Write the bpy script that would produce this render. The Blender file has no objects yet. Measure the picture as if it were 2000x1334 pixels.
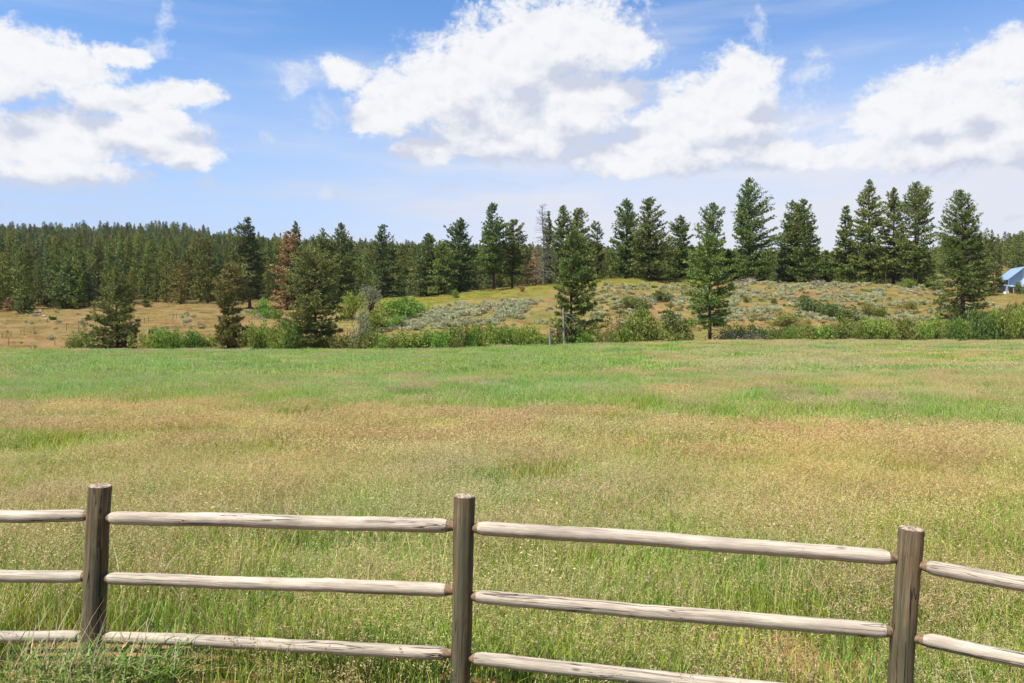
import bpy, math, random
import numpy as np
from mathutils import Vector, Matrix

R = math.radians
sc = bpy.context.scene
COL = sc.collection
F = 1556.0            # focal length in photo pixels (2000 wide)
CH = 2.2              # camera height
random.seed(5)
HAZE = True

# ------------------------------------------------------------------ helpers
def mk_mesh(name, V, faces, col=None, mats=(), midx=None, smooth=False):
    """faces: list of int arrays (M,3) or (M,4)"""
    V = np.asarray(V, dtype=np.float32).reshape(-1, 3)
    faces = [np.asarray(f, dtype=np.int32) for f in faces if len(f)]
    me = bpy.data.meshes.new(name)
    me.vertices.add(len(V))
    me.vertices.foreach_set('co', V.ravel())
    loops = np.concatenate([f.ravel() for f in faces])
    sizes = np.concatenate([np.full(len(f), f.shape[1], dtype=np.int32) for f in faces])
    starts = np.concatenate([[0], np.cumsum(sizes)[:-1]]).astype(np.int32)
    me.loops.add(len(loops))
    me.loops.foreach_set('vertex_index', loops)
    me.polygons.add(len(sizes))
    me.polygons.foreach_set('loop_start', starts)
    me.polygons.foreach_set('loop_total', sizes)
    if midx is not None:
        me.polygons.foreach_set('material_index', np.asarray(midx, dtype=np.int32))
    me.polygons.foreach_set('use_smooth', np.full(len(sizes), smooth))
    if col is not None:
        col = np.asarray(col, dtype=np.float32)
        if col.shape[1] == 3:
            col = np.concatenate([col, np.ones((len(col), 1), np.float32)], 1)
        a = me.color_attributes.new('col', 'FLOAT_COLOR', 'POINT')
        a.data.foreach_set('color', col.ravel())
    for m in mats:
        me.materials.append(m)
    me.update(calc_edges=True)
    me.validate()
    return me

def link(name, me, parent=None, loc=(0, 0, 0)):
    o = bpy.data.objects.new(name, me)
    COL.objects.link(o)
    o.location = loc
    if parent is not None:
        o.parent = parent
    return o

def tag(o, label=None, cat=None, group=None, kind=None):
    if label: o['label'] = label
    if cat: o['category'] = cat
    if group: o['group'] = group
    if kind: o['kind'] = kind
    return o

def thing(name, label, cat, loc=(0, 0, 0), group=None, rz=0.0):
    o = link(name, None, None, loc)
    o.rotation_euler = (0, 0, rz)
    return tag(o, label, cat, group)

class Geo:
    """collects triangles/quads with per vertex colours into one mesh"""
    def __init__(s): s.V = []; s.C = []; s.F3 = []; s.F4 = []; s.n = 0
    def add(s, V, f, col):
        V = np.asarray(V, float).reshape(-1, 3)
        f = np.asarray(f, int)
        c = np.asarray(col, float)
        if c.ndim == 1: c = np.tile(c, (len(V), 1))
        s.V.append(V); s.C.append(c)
        (s.F3 if f.shape[1] == 3 else s.F4).append(f + s.n)
        s.n += len(V)
    def mesh(s, name, mats, smooth=False):
        fs = []
        if s.F3: fs.append(np.concatenate(s.F3))
        if s.F4: fs.append(np.concatenate(s.F4))
        return mk_mesh(name, np.concatenate(s.V), fs, np.concatenate(s.C), mats, None, smooth)
    def tube(s, pts, rad, col, sides=6, cap=True):
        pts = np.asarray(pts, float); n = len(pts)
        rad = np.broadcast_to(np.asarray(rad, float), (n,))
        tg = np.gradient(pts, axis=0); tg /= np.linalg.norm(tg, axis=1, keepdims=True) + 1e-9
        ref = np.array([0, 0, 1.0]) if abs(tg[0, 2]) < .9 else np.array([1.0, 0, 0])
        u = np.cross(tg, ref); u /= np.linalg.norm(u, axis=1, keepdims=True) + 1e-9
        w = np.cross(tg, u)
        a = np.arange(sides) * 2 * math.pi / sides
        V = pts[:, None] + rad[:, None, None] * (np.cos(a)[None, :, None] * u[:, None] + np.sin(a)[None, :, None] * w[:, None])
        i = np.arange(n - 1)[:, None] * sides; j = np.arange(sides)[None]; k = (j + 1) % sides
        f = np.stack([i + j, i + k, i + sides + k, i + sides + j], -1).reshape(-1, 4)
        s.add(V.reshape(-1, 3), f, col)
    def box(s, lo, hi, col, M=None):
        x0, y0, z0 = lo; x1, y1, z1 = hi
        V = np.array([(x0,y0,z0),(x1,y0,z0),(x1,y1,z0),(x0,y1,z0),(x0,y0,z1),(x1,y0,z1),(x1,y1,z1),(x0,y1,z1)], float)
        if M is not None: V = V @ np.asarray(M)[:3, :3].T + np.asarray(M)[:3, 3]
        s.add(V, [(0,3,2,1),(4,5,6,7),(0,1,5,4),(1,2,6,5),(2,3,7,6),(3,0,4,7)], col)

def _hash(ix, iy, seed):
    h = (ix.astype(np.int64) * 374761393 + iy.astype(np.int64) * 668265263 + seed * 1442695) & 0x7fffffff
    h = ((h ^ (h >> 13)) * 1274126177) & 0x7fffffff
    h = (h ^ (h >> 16)) & 0xffff
    return h / 65535.0
def vnoise(x, y, seed=0):
    x = np.asarray(x, float); y = np.asarray(y, float)
    ix = np.floor(x); iy = np.floor(y); fx = x - ix; fy = y - iy
    fx = fx*fx*(3-2*fx); fy = fy*fy*(3-2*fy)
    a = _hash(ix, iy, seed); b = _hash(ix+1, iy, seed); c = _hash(ix, iy+1, seed); d = _hash(ix+1, iy+1, seed)
    return (a*(1-fx)+b*fx)*(1-fy) + (c*(1-fx)+d*fx)*fy
def fbm(x, y, seed=0, oct=4):
    v = 0; a = .5; t = 0
    for i in range(oct):
        v = v + a*vnoise(np.asarray(x)*2**i, np.asarray(y)*2**i, seed+i*17); t += a; a *= .5
    return v/t
def sstep(a, b, x):
    t = np.clip((np.asarray(x, float)-a)/(b-a), 0, 1); return t*t*(3-2*t)

# ------------------------------------------------------------------ terrain
def zpx(y, Y): return CH + (667.0 - np.asarray(y, float))/F*Y
XS = np.array([-400, 0, 250, 400, 500, 600, 700, 760, 830, 900, 1000, 1100, 1200, 1300, 1400, 1500, 1600, 1700, 1800, 1900, 2000, 2400], float)
EDGE = np.interp(XS, [-400, 0, 700, 900, 1000, 1200, 1400, 1600, 2000, 2400], [688, 686, 686, 683, 679, 674, 669, 668, 670, 671])
MID = [634, 632, 632, 631, 630, 628, 624, 622, 620, 612, 602, 599, 597, 597, 598, 597, 596, 599, 605, 608, 606, 606]
CRE = [604, 601, 599, 598, 600, 598, 589, 583, 580, 572, 562, 552, 546, 545, 549, 551, 553, 556, 566, 583, 581, 580]
BEH = [577, 576, 577, 579, 580, 581, 583, 584, 584, 575, 567, 561, 556, 556, 558, 560, 562, 563, 560, 562, 560, 556]
FA1 = np.interp(XS, [-400, 0, 400, 700, 1000, 1300, 1600, 1750, 1850, 2000, 2400], [532, 532, 537, 547, 548, 548, 548, 538, 524, 514, 505])
FA2 = np.interp(XS, [-400, 0, 200, 330, 400, 500, 700, 850, 1000, 1150, 1400, 1600, 1900, 2400], [476, 477, 477, 476, 487, 497, 506, 515, 518, 522, 527, 535, 524, 518])
ST_Y = np.array([-1000, 0, 30, 60, 90, 112, 116, 121, 132, 160, 195, 240, 400, 800, 1100, 1800, 4000], float)
e112 = zpx(EDGE, 112.0)
ST_Z = np.stack([e112*0, e112*0, e112*.02, e112*.16, e112*.58, e112, e112-.35, e112-2.0, np.maximum(e112-.1, zpx(669, 132)),
                 zpx(MID, 160.), zpx(CRE, 195.), zpx(BEH, 240.), zpx(FA1, 400.), zpx(FA2, 800.), zpx(FA2, 800.)-14, zpx(FA2, 800.)-30, zpx(FA2, 800.)-40])
def ground_z(X, Y):
    X = np.asarray(X, float); Y = np.asarray(Y, float)
    c = np.clip(1000 + X/np.maximum(Y, 20.)*F, -400, 2400)
    prof = np.stack([np.interp(c, XS, ST_Z[k]) for k in range(len(ST_Y))], 0)
    i = np.clip(np.searchsorted(ST_Y, Y) - 1, 0, len(ST_Y)-2)
    t = np.clip((Y - ST_Y[i])/(ST_Y[i+1]-ST_Y[i]), 0, 1)
    a = np.take_along_axis(prof, i[None], 0)[0]; b = np.take_along_axis(prof, (i+1)[None], 0)[0]
    # smooth (Catmull-Rom) where stations are the crest
    z = a*(1-t) + b*t
    amp = sstep(120, 150, Y)*.55 + sstep(20, 60, Y)*.10 + sstep(250, 500, Y)*1.5
    z = z + amp*(fbm(X/14., Y/14., 3, 3)-.5)*1.6
    return z
def gz(x, y): return float(ground_z(np.array([x]), np.array([y]))[0])
_hy = np.concatenate([np.arange(8, 112, 1.), np.arange(112, 260, .5), np.arange(260, 1000, 3.)])
def hit(px, py, ymin=8.0):
    """where the sight line of a photo pixel first meets the terrain"""
    xs = (px-1000.)/F*_hy; zs = CH + (667.-py)/F*_hy
    g = ground_z(xs, _hy)
    k = np.where((g >= zs) & (_hy >= ymin))[0]
    i = k[0] if len(k) else len(_hy)-1
    return float(xs[i]), float(_hy[i]), float(g[i])

# ------------------------------------------------------------------ materials
def new_mat(name):
    m = bpy.data.materials.new(name); m.use_nodes = True
    nt = m.node_tree; nt.nodes.clear()
    return m, nt
def N(nt, t, **kw):
    n = nt.nodes.new(t)
    for k, v in kw.items():
        if k.startswith('_'): setattr(n, k[1:], v)
        else: n.inputs[k.replace('__', ' ')].default_value = v
    return n
def mathn(nt, op, a, b=None, c=None, clamp=False):
    n = nt.nodes.new('ShaderNodeMath'); n.operation = op; n.use_clamp = clamp
    for i, v in enumerate((a, b, c)):
        if v is None: continue
        if isinstance(v, (int, float)): n.inputs[i].default_value = v
        else: nt.links.new(v, n.inputs[i])
    return n.outputs[0]
def mixc(nt, fac, a, b, blend='MIX'):
    n = nt.nodes.new('ShaderNodeMix'); n.data_type = 'RGBA'; n.blend_type = blend
    for s, v in ((n.inputs[0], fac), (n.inputs[6], a), (n.inputs[7], b)):
        if isinstance(v, (int, float)): s.default_value = v
        elif isinstance(v, tuple): s.default_value = v if len(v) == 4 else (*v, 1)
        else: nt.links.new(v, s)
    return n.outputs[2]
def ramp(nt, fac, stops, interp='LINEAR'):
    n = nt.nodes.new('ShaderNodeValToRGB'); n.color_ramp.interpolation = interp
    cr = n.color_ramp
    while len(cr.elements) < len(stops): cr.elements.new(.5)
    for e, (p, c) in zip(cr.elements, stops):
        e.position = p; e.color = (c, c, c, 1) if isinstance(c, (int, float)) else (*c, 1)
    nt.links.new(fac, n.inputs[0])
    return n.outputs[0]

def leaf_mat(name, tint=(1, 1, 1), trans=.3, obj_var=.25, rough=.6, spec=.25, inst=None):
    """foliage: colour comes from the leaf's own 'col' attribute, varied a little from plant to plant"""
    m, nt = new_mat(name)
    out = N(nt, 'ShaderNodeOutputMaterial')
    at = N(nt, 'ShaderNodeAttribute', _attribute_name='col')
    oi = N(nt, 'ShaderNodeObjectInfo')
    hs = N(nt, 'ShaderNodeHueSaturation')
    rnd = oi.outputs['Random']
    nt.links.new(mathn(nt, 'MULTIPLY_ADD', rnd, obj_var*2, 1-obj_var), hs.inputs['Value'])
    r2 = mathn(nt, 'FRACT', mathn(nt, 'MULTIPLY', rnd, 7.31))
    nt.links.new(mathn(nt, 'MULTIPLY_ADD', r2, .05, .475), hs.inputs['Hue'])
    c = mixc(nt, 1.0, at.outputs['Color'], tint, 'MULTIPLY')
    nt.links.new(c, hs.inputs['Color'])
    c = hs.outputs['Color']
    if inst:
        ai = N(nt, 'ShaderNodeAttribute', _attribute_name=inst, _attribute_type='INSTANCER')
        c = mixc(nt, 1.0, c, ai.outputs['Color'], 'MULTIPLY')
    b = N(nt, 'ShaderNodeBsdfPrincipled', Roughness=rough)
    b.inputs['Specular IOR Level'].default_value = spec
    nt.links.new(c, b.inputs['Base Color'])
    if trans > 0:
        t = N(nt, 'ShaderNodeBsdfTranslucent'); nt.links.new(c, t.inputs['Color'])
        mx = N(nt, 'ShaderNodeMixShader', Fac=trans)
        nt.links.new(b.outputs[0], mx.inputs[1]); nt.links.new(t.outputs[0], mx.inputs[2])
        nt.links.new(mx.outputs[0], out.inputs[0])
    else:
        nt.links.new(b.outputs[0], out.inputs[0])
    return m

def bark_mat(name, c1, c2, scale=6.0):
    m, nt = new_mat(name)
    out = N(nt, 'ShaderNodeOutputMaterial')
    tc = N(nt, 'ShaderNodeTexCoord')
    mp = N(nt, 'ShaderNodeMapping'); mp.inputs['Scale'].default_value = (scale, scale, scale*.25)
    nt.links.new(tc.outputs['Object'], mp.inputs[0])
    no = N(nt, 'ShaderNodeTexNoise', Scale=1.0, Detail=5.0, Roughness=.7); nt.links.new(mp.outputs[0], no.inputs['Vector'])
    c = ramp(nt, no.outputs[0], [(.3, c1), (.7, c2)])
    b = N(nt, 'ShaderNodeBsdfPrincipled', Roughness=.9); b.inputs['Specular IOR Level'].default_value = .1
    nt.links.new(c, b.inputs['Base Color'])
    bp = N(nt, 'ShaderNodeBump', Strength=.6, Distance=.05); nt.links.new(no.outputs[0], bp.inputs['Height'])
    nt.links.new(bp.outputs[0], b.inputs['Normal'])
    nt.links.new(b.outputs[0], out.inputs[0])
    return m

def plain_mat(name, col, rough=.7, var=.15, scale=8., spec=.3):
    m, nt = new_mat(name)
    out = N(nt, 'ShaderNodeOutputMaterial')
    tc = N(nt, 'ShaderNodeTexCoord')
    no = N(nt, 'ShaderNodeTexNoise', Scale=scale, Detail=4.0); nt.links.new(tc.outputs['Object'], no.inputs['Vector'])
    c = ramp(nt, no.outputs[0], [(.3, tuple(x*(1-var) for x in col)), (.7, tuple(x*(1+var) for x in col))])
    b = N(nt, 'ShaderNodeBsdfPrincipled', Roughness=rough); b.inputs['Specular IOR Level'].default_value = spec
    nt.links.new(c, b.inputs['Base Color']); nt.links.new(b.outputs[0], out.inputs[0])
    return m

def wood_mat(name, axis, base, dark, light, green=0.0, crack=1.0, seed=0.0):
    """weathered round timber, grain running along the local axis"""
    m, nt = new_mat(name)
    out = N(nt, 'ShaderNodeOutputMaterial')
    tc = N(nt, 'ShaderNodeTexCoord'); oi = N(nt, 'ShaderNodeObjectInfo')
    off = N(nt, 'ShaderNodeVectorMath', _operation='MULTIPLY_ADD')
    cmb = N(nt, 'ShaderNodeCombineXYZ')
    for i in range(3): nt.links.new(oi.outputs['Random'], cmb.inputs[i])
    nt.links.new(cmb.outputs[0], off.inputs[0]); off.inputs[1].default_value = (37.+seed, 17., 53.)
    nt.links.new(tc.outputs['Object'], off.inputs[2])
    def stretched(a, l, sc_, det, rough=.6, dist=0.):
        mp = N(nt, 'ShaderNodeMapping'); s = [a, a, a]; s[axis] = l
        mp.inputs['Scale'].default_value = s
        nt.links.new(off.outputs[0], mp.inputs[0])
        no = N(nt, 'ShaderNodeTexNoise', Scale=sc_, Detail=det, Roughness=rough, Distortion=dist)
        nt.links.new(mp.outputs[0], no.inputs['Vector']); return no.outputs[0]
    grain = stretched(48., 1.3, 1.0, 7., .72, .4)
    fine = stretched(220., 6.0, 1.0, 3.)
    blot = stretched(9., 2.2, 1.0, 4.)
    crk = stretched(26., .9, 1.0, 3., .5, .5)
    c = ramp(nt, grain, [(.34, dark), (.47, base), (.68, light)])
    c = mixc(nt, ramp(nt, fine, [(.35, .55), (.6, 0.)]), c, tuple(x*.45 for x in base))
    bl = ramp(nt, blot, [(.46, 0.), (.66, .6)])
    c = mixc(nt, bl, c, tuple(x*.5 for x in base))
    if green:
        gr = stretched(14., 2.0, 1.0, 3.)
        c = mixc(nt, ramp(nt, gr, [(.45, 0.), (.65, green)]), c, (.045, .06, .035))
        tn = stretched(20., 1.2, 1.3, 3.)
        c = mixc(nt, ramp(nt, tn, [(.55, 0.), (.7, .6)]), c, (.16, .10, .05))
    ck = ramp(nt, crk, [(.48, 0.), (.5, crack), (.52, 0.)])
    ckm = ramp(nt, stretched(6., .7, 1.0, 2.), [(.44, 0.), (.52, 1.)])
    ck = mathn(nt, 'MULTIPLY', ck, ckm)
    c = mixc(nt, ck, c, (.02, .016, .012))
    # knots
    mp = N(nt, 'ShaderNodeMapping'); s = [9., 9., 9.]; s[axis] = 3.2
    mp.inputs['Scale'].default_value = s; nt.links.new(off.outputs[0], mp.inputs[0])
    vo = N(nt, 'ShaderNodeTexVoronoi', Scale=1.0); nt.links.new(mp.outputs[0], vo.inputs['Vector'])
    sepc = N(nt, 'ShaderNodeSeparateColor'); nt.links.new(vo.outputs['Color'], sepc.inputs[0])
    kn = mathn(nt, 'MULTIPLY', ramp(nt, vo.outputs['Distance'], [(.05, 1.), (.13, 0.)]), mathn(nt, 'GREATER_THAN', sepc.outputs[0], .45))
    c = mixc(nt, mathn(nt, 'MULTIPLY', kn, .8), c, (.035, .022, .014))
    b = N(nt, 'ShaderNodeBsdfPrincipled', Roughness=.85); b.inputs['Specular IOR Level'].default_value = .2
    nt.links.new(c, b.inputs['Base Color'])
    h = mathn(nt, 'ADD', mathn(nt, 'MULTIPLY', grain, .6), mathn(nt, 'MULTIPLY_ADD', ck, -1.6, mathn(nt, 'MULTIPLY', fine, .3)))
    bp = N(nt, 'ShaderNodeBump', Strength=.8, Distance=.006); nt.links.new(h, bp.inputs['Height'])
    nt.links.new(bp.outputs[0], b.inputs['Normal'])
    nt.links.new(b.outputs[0], out.inputs[0])
    return m

def ground_mat(name, s1, s2, bump):
    m, nt = new_mat(name)
    out = N(nt, 'ShaderNodeOutputMaterial')
    at = N(nt, 'ShaderNodeAttribute', _attribute_name='col')
    geo = N(nt, 'ShaderNodeNewGeometry')
    n1 = N(nt, 'ShaderNodeTexNoise', Scale=s1, Detail=6.0, Roughness=.65); nt.links.new(geo.outputs['Position'], n1.inputs['Vector'])
    n2 = N(nt, 'ShaderNodeTexNoise', Scale=s2, Detail=5.0, Roughness=.7); nt.links.new(geo.outputs['Position'], n2.inputs['Vector'])
    f = mathn(nt, 'MULTIPLY_ADD', n1.outputs[0], 1.1, .45)
    f2 = mathn(nt, 'MULTIPLY_ADD', n2.outputs[0], 1.2, .4)
    c = mixc(nt, 1.0, at.outputs['Color'], ramp(nt, mathn(nt, 'MULTIPLY', mathn(nt, 'MULTIPLY', f, f2), .5), [(0., 0.), (1., 1.)]), 'MULTIPLY')
    c = mixc(nt, 1.0, c, (1.9, 1.9, 1.9), 'MULTIPLY')
    b = N(nt, 'ShaderNodeBsdfPrincipled', Roughness=.95); b.inputs['Specular IOR Level'].default_value = .05
    nt.links.new(c, b.inputs['Base Color'])
    bp = N(nt, 'ShaderNodeBump', Strength=.7, Distance=bump); nt.links.new(n2.outputs[0], bp.inputs['Height'])
    nt.links.new(bp.outputs[0], b.inputs['Normal'])
    nt.links.new(b.outputs[0], out.inputs[0])
    return m

M_needle = leaf_mat('pine_needles', trans=.14, obj_var=.14, rough=.55, spec=.3)
M_forest = leaf_mat('forest_needles', tint=(1.08, 1.0, .82), trans=.16, obj_var=.38, rough=.6, spec=.25)
M_leaf = leaf_mat('shrub_leaves', trans=.3, obj_var=.16)
M_sage = leaf_mat('sage_leaves', trans=.1, obj_var=.26, rough=.8, spec=.1)
M_grass = leaf_mat('grass_blades', trans=.35, obj_var=.10, rough=.5, spec=.2, inst='tone')
M_bark = bark_mat('pine_bark', (.035, .022, .015), (.12, .075, .05))
M_grey = bark_mat('dead_wood', (.10, .085, .075), (.30, .265, .235))
M_snag = bark_mat('grey_snag', (.065, .055, .048), (.20, .175, .155))
M_field = ground_mat('meadow_soil', .5, 9.0, .05)
M_hill = ground_mat('hill_soil', .25, 2.2, .12)

# ------------------------------------------------------------------ meadow zones
def zone_brown(X, Y):
    """how much of the sward is ripe tan seed heads (1) rather than green leaf (0)"""
    c = 1000 + X/np.maximum(Y, 3.)*F
    yb = np.interp(c, [-200, 0, 500, 1000, 1500, 2000, 2300], [26.5, 25.5, 24.5, 22.8, 18.6, 17.6, 17.2])
    yb = yb + (fbm(X/5., Y/9., 11, 3)-.5)*2.4
    near = 1 - sstep(-.9, .9, Y-yb)
    right = sstep(1050, 1500, c)*sstep(22, 34, Y)
    far = right*(.18+.30*sstep(.25, .75, fbm(X/9., Y/16., 21, 3))) + .13*sstep(.52, .75, fbm(X/8., Y/12., 31, 3))*sstep(28, 40, Y)+.03
    far = np.maximum(far, .7*sstep(100, 111, Y)*sstep(1200, 1500, c))
    nearmix = near*(.38+.52*sstep(6, 11, Y)) * (.45+.75*sstep(.25, .65, fbm(X/2.6, Y/3.4, 41, 3)))
    nearmix = np.maximum(nearmix, near*.97*sstep(-10.0, -2.5, Y-yb))
    return np.clip(np.where(near > .5, nearmix, far), 0, 1)

# ------------------------------------------------------------------ build terrain
def build_ground():
    Ys = np.concatenate([[-400, -60, -15, -3, 0, 1.5], np.arange(2.5, 14, .5), np.arange(14, 60, 1.5), np.arange(60, 112, 2.0), [112, 113, 114, 115, 116]])
    nS = 240
    S = np.linspace(-1, 1, nS)
    W = np.maximum(110., 1.7*np.abs(Ys)); W[0] = 500
    X = S[None]*W[:, None]*(0.35+.65*np.abs(S[None])**1.2) ; Y = np.repeat(Ys[:, None], nS, 1)
    Z = ground_z(X.ravel(), Y.ravel()).reshape(X.shape)
    bump = (fbm(X/.5, Y/.5, 5, 3)-.5)*.08*(Y < 14)*(Y > 0)
    Z = Z + bump
    zb = zone_brown(X.ravel(), Y.ravel())[:, None]
    g = np.array([.10, .15, .035]); b = np.array([.19, .135, .06])
    c = g*(1-zb)+b*zb
    soil = np.array([.24, .115, .058])
    ns = (1-sstep(5.6, 8.0, Y.ravel()))[:, None]*.8
    c = c*(1-ns)+soil*ns
    i = np.arange(len(Ys)-1)[:, None]*nS; j = np.arange(nS-1)[None]
    f = np.stack([i+j, i+j+1, i+nS+j+1, i+nS+j], -1).reshape(-1, 4)
    me = mk_mesh('ground', np.stack([X, Y, Z], -1), [f], c, [M_field], None, True)
    tag(link('ground', me), None, None, None, 'structure')
    # hills
    Ys = np.concatenate([np.arange(116, 260, 1.0), np.arange(260, 420, 5.), np.arange(420, 1100, 15.), [1100, 1300, 1800, 4000]])
    nS = 420
    S = np.linspace(-1, 1, nS)
    W = np.maximum(110., 1.7*np.abs(Ys))
    X = S[None]*W[:, None]*(0.35+.65*np.abs(S[None])**1.2); Y = np.repeat(Ys[:, None], nS, 1)
    Z = ground_z(X.ravel(), Y.ravel()).reshape(X.shape)
    x = X.ravel(); y = Y.ravel(); c0 = 1000+x/y*F
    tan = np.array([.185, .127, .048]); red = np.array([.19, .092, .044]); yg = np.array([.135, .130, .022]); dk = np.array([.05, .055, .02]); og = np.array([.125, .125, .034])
    n1 = fbm(x/9., y/9., 51, 4); n2 = fbm(x/5., y/5., 61, 3)
    col = np.tile(tan, (len(x), 1))
    w = (sstep(.54, .68, n1)*.65)[:, None]; col = col*(1-w)+red*w
    w = (sstep(.42, .58, n2)*.75)[:, None]; col = col*(1-w)+og*w
    w = (.55*(1-sstep(520, 700, c0)))[:, None]; col = col*(1-w)+np.array([.165, .10, .042])*w
    # grassy bench top
    cr = np.interp(c0, [0, 640, 720, 900, 1000, 1150, 1300, 1420, 1500, 2400], [0, 0, 1, 1, 1, 1, 1, .7, .25, .15])
    y0 = np.interp(c0, [600, 760, 900, 1000, 1100, 1300, 1500], [165, 166, 176, 180, 184, 187, 190])
    w = (cr*sstep(-4, 5, y-y0+(n2-.5)*14))[:, None]; col = col*(1-w)+yg*w
    # damp creek bottom
    w = (1-sstep(128, 136, y+(n2-.5)*8))[:, None]*.8*sstep(300, 520, c0)[:, None]; col = col*(1-w)+np.array([.09, .13, .03])*w
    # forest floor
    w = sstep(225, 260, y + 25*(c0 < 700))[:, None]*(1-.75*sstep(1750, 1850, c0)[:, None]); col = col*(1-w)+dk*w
    i = np.arange(len(Ys)-1)[:, None]*nS; j = np.arange(nS-1)[None]
    f = np.stack([i+j, i+j+1, i+nS+j+1, i+nS+j], -1).reshape(-1, 4)
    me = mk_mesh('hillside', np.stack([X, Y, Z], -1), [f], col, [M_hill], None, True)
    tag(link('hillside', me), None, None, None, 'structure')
build_ground()

# ------------------------------------------------------------------ scatter (geometry nodes) for what nobody could count
def scatter(name, P, variant, rotz, scale, tone, variants, tilt=None):
    n = len(P)
    me = bpy.data.meshes.new(name); me.vertices.add(n); me.vertices.foreach_set('co', np.asarray(P, np.float32).ravel())
    a = me.attributes.new('variant', 'INT', 'POINT'); a.data.foreach_set('value', np.asarray(variant, np.int32))
    rot = np.zeros((n, 3), np.float32); rot[:, 2] = rotz
    if tilt is not None: rot[:, :2] = tilt
    a = me.attributes.new('rot', 'FLOAT_VECTOR', 'POINT'); a.data.foreach_set('vector', rot.ravel())
    a = me.attributes.new('size', 'FLOAT_VECTOR', 'POINT'); a.data.foreach_set('vector', np.asarray(scale, np.float32).ravel())
    tn = np.ones((n, 4), np.float32); tn[:, :3] = tone
    a = me.attributes.new('tone', 'FLOAT_COLOR', 'POINT'); a.data.foreach_set('color', tn.ravel())
    o = link(name, me)
    ng = bpy.data.node_groups.new(name, 'GeometryNodeTree')
    ng.interface.new_socket('Geometry', in_out='INPUT', socket_type='NodeSocketGeometry')
    ng.interface.new_socket('Geometry', in_out='OUTPUT', socket_type='NodeSocketGeometry')
    gi = ng.nodes.new('NodeGroupInput'); go = ng.nodes.new('NodeGroupOutput')
    iop = ng.nodes.new('GeometryNodeInstanceOnPoints'); iop.inputs['Pick Instance'].default_value = True
    ng.links.new(gi.outputs[0], iop.inputs['Points'])
    jn = ng.nodes.new('GeometryNodeJoinGeometry')
    prev = []
    for k, vm in enumerate(variants):
        vo = bpy.data.objects.new(name+'_source', vm)
        oi = ng.nodes.new('GeometryNodeObjectInfo'); oi.inputs['Object'].default_value = vo
        oi.inputs['As Instance'].default_value = False
        g2i = ng.nodes.new('GeometryNodeGeometryToInstance')
        ng.links.new(oi.outputs['Geometry'], g2i.inputs[0])
        prev.append(g2i)
    for g2i in reversed(prev):        # a multi-input keeps the newest link first
        ng.links.new(g2i.outputs[0], jn.inputs[0])
    ng.links.new(jn.outputs[0], iop.inputs['Instance'])
    def na(nm, dt):
        q = ng.nodes.new('GeometryNodeInputNamedAttribute'); q.data_type = dt; q.inputs['Name'].default_value = nm; return q.outputs[0]
    ng.links.new(na('variant', 'INT'), iop.inputs['Instance Index'])
    ng.links.new(na('rot', 'FLOAT_VECTOR'), iop.inputs['Rotation'])
    ng.links.new(na('size', 'FLOAT_VECTOR'), iop.inputs['Scale'])
    ng.links.new(iop.outputs[0], go.inputs[0])
    md = o.modifiers.new('scatter', 'NODES'); md.node_group = ng
    return o

# ------------------------------------------------------------------ grass
GREENS = np.array([(.175, .28, .026), (.225, .33, .034), (.27, .35, .040), (.145, .235, .034), (.31, .355, .058)])
DRY = np.array([(.48, .38, .18), (.43, .31, .14), (.52, .43, .24), (.38, .25, .11)])
SEED = np.array([(.42, .33, .135), (.46, .365, .15), (.385, .285, .12), (.48, .40, .18), (.35, .24, .11)])
def ribbons(g, rng, base, az, h, w, bend, cols, lv):
    n = len(base)
    s = np.linspace(0, 1, lv)
    d = np.stack([np.cos(az), np.sin(az), 0*az], -1)
    side = np.stack([-np.sin(az+rng.normal(0, .6, n)), np.cos(az), 0*az], -1); side /= np.linalg.norm(side, axis=1, keepdims=True)
    ctr = base[:, None] + d[:, None]*(bend*h)[:, None, None]*(s**2)[None, :, None]
    ctr = ctr + np.array([0, 0, 1.])*(h[:, None]*(s[None] - .3*bend[:, None]*s[None]**2))[..., None]
    ww = (w[:, None]*(1-s[None]**2.2)*.5)[..., None]
    L = ctr - side[:, None]*ww; Rr = ctr + side[:, None]*ww
    V = np.concatenate([np.stack([L[:, :-1], Rr[:, :-1]], 2).reshape(n, -1, 3), ctr[:, -1:]], 1)
    k = V.shape[1]
    f = []
    for q in range(lv-2):
        a = 2*q; f += [(a, a+1, a+3), (a, a+3, a+2)]
    a = 2*(lv-2); f.append((a, a+1, a+2))
    f = np.array(f)
    Fc = (np.arange(n)[:, None, None]*k + f[None]).reshape(-1, 3)
    g.add(V.reshape(-1, 3), Fc, np.repeat(cols, k, 0))
    return ctr
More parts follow.
